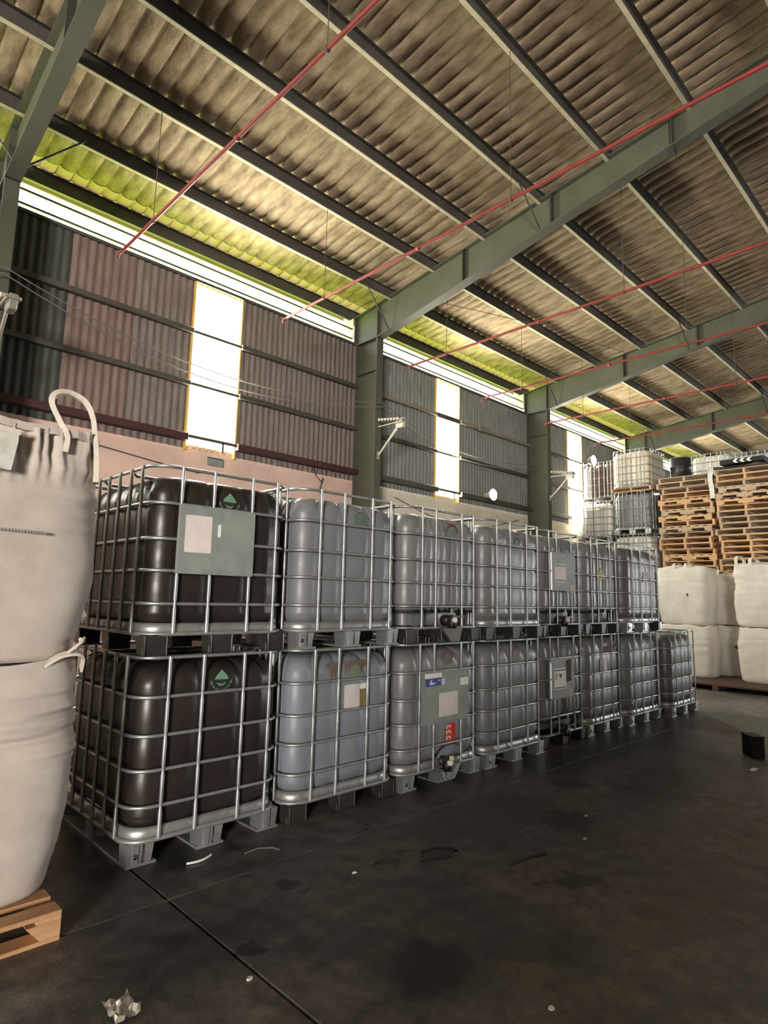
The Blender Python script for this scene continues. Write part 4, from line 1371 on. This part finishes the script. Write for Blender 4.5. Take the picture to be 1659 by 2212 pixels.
# lifting loops squeezed out between the two bags
MB().ribbon([(0.30, -0.44, 1.03), (0.36, -0.47, 1.075), (0.43, -0.47, 1.085), (0.47, -0.44, 1.06), (0.48, -0.40, 1.0)], 0.045, 0.012, (0.2, 1, 0.3)).build('lift_loop', belt_mat, lb)
MB().ribbon([(0.39, -0.475, 1.09), (0.44, -0.47, 1.13), (0.46, -0.44, 1.14), (0.45, -0.40, 1.09)], 0.035, 0.012, (0.6, 1, 0.2)).build('lift_loop', belt_mat, lb)
MB().tube([(0.02, -0.495, 0.45), (0.05, -0.5, 0.452), (0.09, -0.5, 0.455)], 0.009, 5).build('stain', mat('grey_smudge', (0.25, 0.2, 0.2), 0.8), lb)

ub = thing('bulk_bag', 'upper grey-white bulk bag with a standing loop and a document pouch, left edge', 'bag', (BX, BY, 1.170))
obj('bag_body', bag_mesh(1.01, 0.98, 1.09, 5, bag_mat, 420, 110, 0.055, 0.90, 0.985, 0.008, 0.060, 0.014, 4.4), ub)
MB().ribbon([(0.29, -0.49, 0.98), (0.295, -0.485, 1.06), (0.265, -0.46, 1.13), (0.225, -0.44, 1.22), (0.245, -0.42, 1.275), (0.31, -0.40, 1.30), (0.385, -0.40, 1.275), (0.425, -0.41, 1.20), (0.437, -0.43, 1.10), (0.445, -0.45, 1.0), (0.450, -0.46, 0.86)],
           0.05, 0.024, (0.35, 1, 0.1)).build('lift_loop', belt_mat, ub)
pp = MB()
poly = [(-0.18, 0.86), (0.055, 0.845), (0.072, 0.98), (0.07, 1.02), (-0.18, 1.05)]
pp.prism(poly, 'Y', -0.575, -0.570)
po = pp.build('document_pouch', film_mat, ub)
po['label'] = 'clear document pouch'
MB().prism([(-0.18, 1.03), (0.075, 1.005), (0.08, 1.03), (-0.18, 1.06)], 'Y', -0.578, -0.50).build('pouch_hem', belt_mat, ub)
# gathered hem of the bag mouth and the spout flap folded over the top
hem = []
for q in range(30):
    u = q / 29
    x = -0.48 + 0.95 * u
    hem.append((x, -0.487 + 0.010 * noise.noise(Vector((q * 0.9, 0, 2))) + 0.10 * max(0, (u - 0.85) / 0.15) ** 2, 1.075 + 0.014 * noise.noise(Vector((q * 0.7, 4, 1)))))
MB().ribbon(hem, 0.04, 0.012, (0, 0.25, 1)).build('hem', bag_mat, ub)
rows = []
for j in range(8):
    v = j / 7
    rows.append([(-0.50 + 0.58 * i / 9 - 0.10 * v * (i / 9), -0.42 + 0.05 * j + 0.02 * noise.noise(Vector((i * 0.6, j * 0.7, 9))),
                  1.09 + 0.17 * math.sin(PI * min(1, v * 1.05) * 0.5) * (1 - (i / 9) ** 3) + 0.02 * noise.noise(Vector((i * 0.5, j * 0.6, 1)))) for i in range(10)])
MB().grid(rows).grid([[(x, y + 0.004, z + 0.008) for x, y, z in r] for r in rows]).build('spout_flap', bag_mat, ub, fixn=False)
pr = MB()
rng = random.Random(3)
x = -0.42
while x < 0.225:
    w_ = rng.choice([0.006, 0.008, 0.010])
    if not (-0.012 < x < 0.008):
        pr.box(x, -0.5475, 0.585 - 0.02 * x, x + w_, -0.535, 0.596 - 0.02 * x)
    x += w_ + 0.0035
po = pr.build('printed_line', mat('faded_grey_print', (0.30, 0.275, 0.255), 0.8), ub)
po['label'] = 'faded printed line of small capitals'

# unseen pair of bags added behind the foreground pair to block side light
pallet('wooden_pallet', 'unseen wooden pallet under the light-blocking bags added behind the foreground pair', (0.50, 4.78, 0), 0, 1.12, 1.05, PH, wood_new, None)
for k in range(2):
    t = thing('bulk_bag', ('lower' if k == 0 else 'upper') + ' unseen white bulk bag added behind the foreground pair to block light', 'bag', (0.52, 4.78, PH + 1.07 * k))
    obj('bag_body', bag_mesh(1.0, 0.98, 1.05, 21 + k, bag_mat, 64, 36, 0.03, 0.93, 0.97, 0.012, 0.0, 0.01, 5.0, crown=0.0), t)
# bags in the distance, standing two high on a brown plank platform
pf = thing('plank_platform', 'low dark brown plank platform under the distant white bulk bags', 'platform', (0, 0, 0))
for q in range(15):
    x = 12.05 + 0.155 * q
    MB().box(x, 2.4, 0.08, x + 0.145, 5.25, 0.11).build('plank', wood_dark, pf)
for y in (2.5, 3.85, 5.1):
    MB().box(12.05, y - 0.05, 0, 14.38, y + 0.05, 0.08).build('bearer', wood_dark, pf)
FB = [((13.24, 4.66, 0.11), 0.68, 1.02, 0.985, 11, 'lower white bulk bag directly behind the far end of the container row'),
      ((14.01, 4.06, 0.11), 0.72, 0.84, 0.985, 12, 'lower white bulk bag set back in the gap between its two neighbours'),
      ((13.24, 3.18, 0.11), 0.68, 1.06, 0.985, 13, 'lower white bulk bag farthest right at the picture edge'),
      ((13.24, 4.67, 1.12), 0.68, 1.00, 1.11, 14, 'upper white bulk bag directly behind the far end of the container row'),
      ((14.02, 4.05, 1.12), 0.70, 0.82, 0.96, 15, 'upper white bulk bag with curled loops, set back in the gap between its neighbours'),
      ((13.24, 3.19, 1.12), 0.68, 1.08, 1.14, 16, 'upper white bulk bag with two upright loops at the right picture edge')]
for k, (loc, dx, wy, hh, sd, lab) in enumerate(FB):
    t = thing('bulk_bag', lab, 'bag', loc, 0, 'distant bulk bags')
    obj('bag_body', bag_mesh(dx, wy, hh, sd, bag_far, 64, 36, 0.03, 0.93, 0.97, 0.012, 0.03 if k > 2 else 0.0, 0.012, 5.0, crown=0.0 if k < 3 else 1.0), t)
    if k > 2:
        for yy, hl in ((wy * 0.42, 0.17), (wy * 0.20, 0.13)):
            if k == 3:
                yy, hl = yy - 0.30, 0.09
            MB().ribbon([(-0.30, yy, hh - 0.10), (-0.30, yy + 0.01, hh + hl * 0.6), (-0.27, yy, hh + hl), (-0.20, yy - 0.05, hh + hl), (-0.16, yy - 0.09, hh + hl * 0.5), (-0.18, yy - 0.10, hh - 0.06)],
                        0.07, 0.008, (0.5, 1, 0)).build('lift_loop', belt_mat, t)
    if k in (0, 3, 1):
        MB().box(-dx * 0.53, -0.14, 0.55, -dx * 0.515, -0.11, 0.60).build('dark_mark', black_ink, t)

# ---------------------------------------------------------------- small things on the floor
bk = thing('dark_block', 'small dark upright block standing alone on the floor at the right', 'block', (7.2, 1.97, 0), 0.72)
MB().box(-0.11, -0.06, 0.0, 0.11, 0.06, 0.20).build('block_body', mat('dark_block_paint', (0.016, 0.012, 0.010), 0.8), bk, bevel=0.008)
MB().box(-0.115, -0.065, 0.2, 0.115, 0.065, 0.212).build('top_plate', MATS['dark_block_paint'], bk, bevel=0.003)
tag(MB().box(6.55, 1.80, 0.0, 6.68, 1.84, 0.006).build('paper_strip', scrap_mat), 'short pale paper strip on the floor just before the dark block', 'paper')
arc = [(1.78 + 0.16 * q / 10, 3.345 - 0.022 * math.sin(PI * q / 10) + 0.02 * q / 10, 0.008) for q in range(11)]
tag(MB().tube(arc, 0.007, 6).build('plastic_strip', scrap_mat), 'curved white plastic strip on the floor before the first container', 'strip')
# crumpled wrapper
rows = []
for j in range(9):
    rows.append([(1.0 + 0.012 * i + 0.01 * noise.noise(Vector((i, j, 0.5))), 2.31 + 0.017 * j + 0.012 * noise.noise(Vector((i, j, 4.5))), 0.006 + 0.035 * abs(noise.noise(Vector((i * 0.8, j * 0.9, 7.1))))) for i in range(9)])
w0 = MB().grid(rows, smooth=False)
tag(w0.build('crumpled_wrapper', foil_mat, fixn=False), 'crumpled pale foil wrapper on the dark floor at the bottom left', 'wrapper')
cp = [(2.86, 2.55, 0.006), (2.9, 2.60, 0.006), (3.02, 2.58, 0.006), (3.08, 2.50, 0.006), (3.06, 2.44, 0.006), (2.95, 2.45, 0.006), (2.84, 2.50, 0.006), (2.80, 2.52, 0.006)]
tag(MB().tube(cp, 0.006, 5).build('cord', cord_mat), 'loop of thin black cord lying on the open floor', 'cord')
cp = [(2.52, 2.62, 0.006), (2.58, 2.66, 0.006), (2.64, 2.65, 0.006), (2.66, 2.60, 0.006), (2.72, 2.60, 0.006)]
tag(MB().tube(cp, 0.005, 5).build('cord', cord_mat), 'short curled bit of black cord left of the larger cord loop', 'cord')
tag(MB().tube([(3.15, 2.14, 0.007), (3.3, 2.13, 0.007), (3.45, 2.09, 0.007)], 0.007, 6).build('thin_rod', cord_mat), 'short dark stick lying on the floor below the cord loop', 'stick')
cp = [(2.10, 3.26, 0.006), (2.2, 3.27, 0.006), (2.27, 3.22, 0.006), (2.28, 3.17, 0.006)]
tag(MB().tube(cp, 0.006, 5).build('strap_scrap', mat('dull_strap', (0.12, 0.10, 0.08), 0.7)), 'curved dull strap scrap on the floor right of the white strip', 'strap')
rng = random.Random(8)
for (x, y), lab in (((3.85, 2.05), 'tiny bright scrap on the floor beside the largest round stain'), ((2.42, 2.66), 'tiny pale paper scrap before the second bottom container'),
                    ((1.49, 2.23), 'tiny pale crumb beside the floor joint at the bottom left'), ((2.95, 3.13), 'dark crumb before the second container'),
                    ((2.22, 1.33), 'tiny pale scrap near the bottom edge of the picture'), ((4.25, 2.25), 'small pale scrap right of the largest round stain'), ((1.98, 1.22), 'tiny pale scrap at the very bottom edge')):
    mb = MB()
    pts = [(x + 0.022 * math.cos(a * PI / 3) * rng.uniform(0.5, 1), y + 0.013 * math.sin(a * PI / 3) * rng.uniform(0.5, 1)) for a in range(6)]
    mb.prism(pts, 'Z', 0.0, 0.006)
    tag(mb.build('scrap', scrap_mat if 'dark' not in lab else cord_mat), lab, 'scrap')
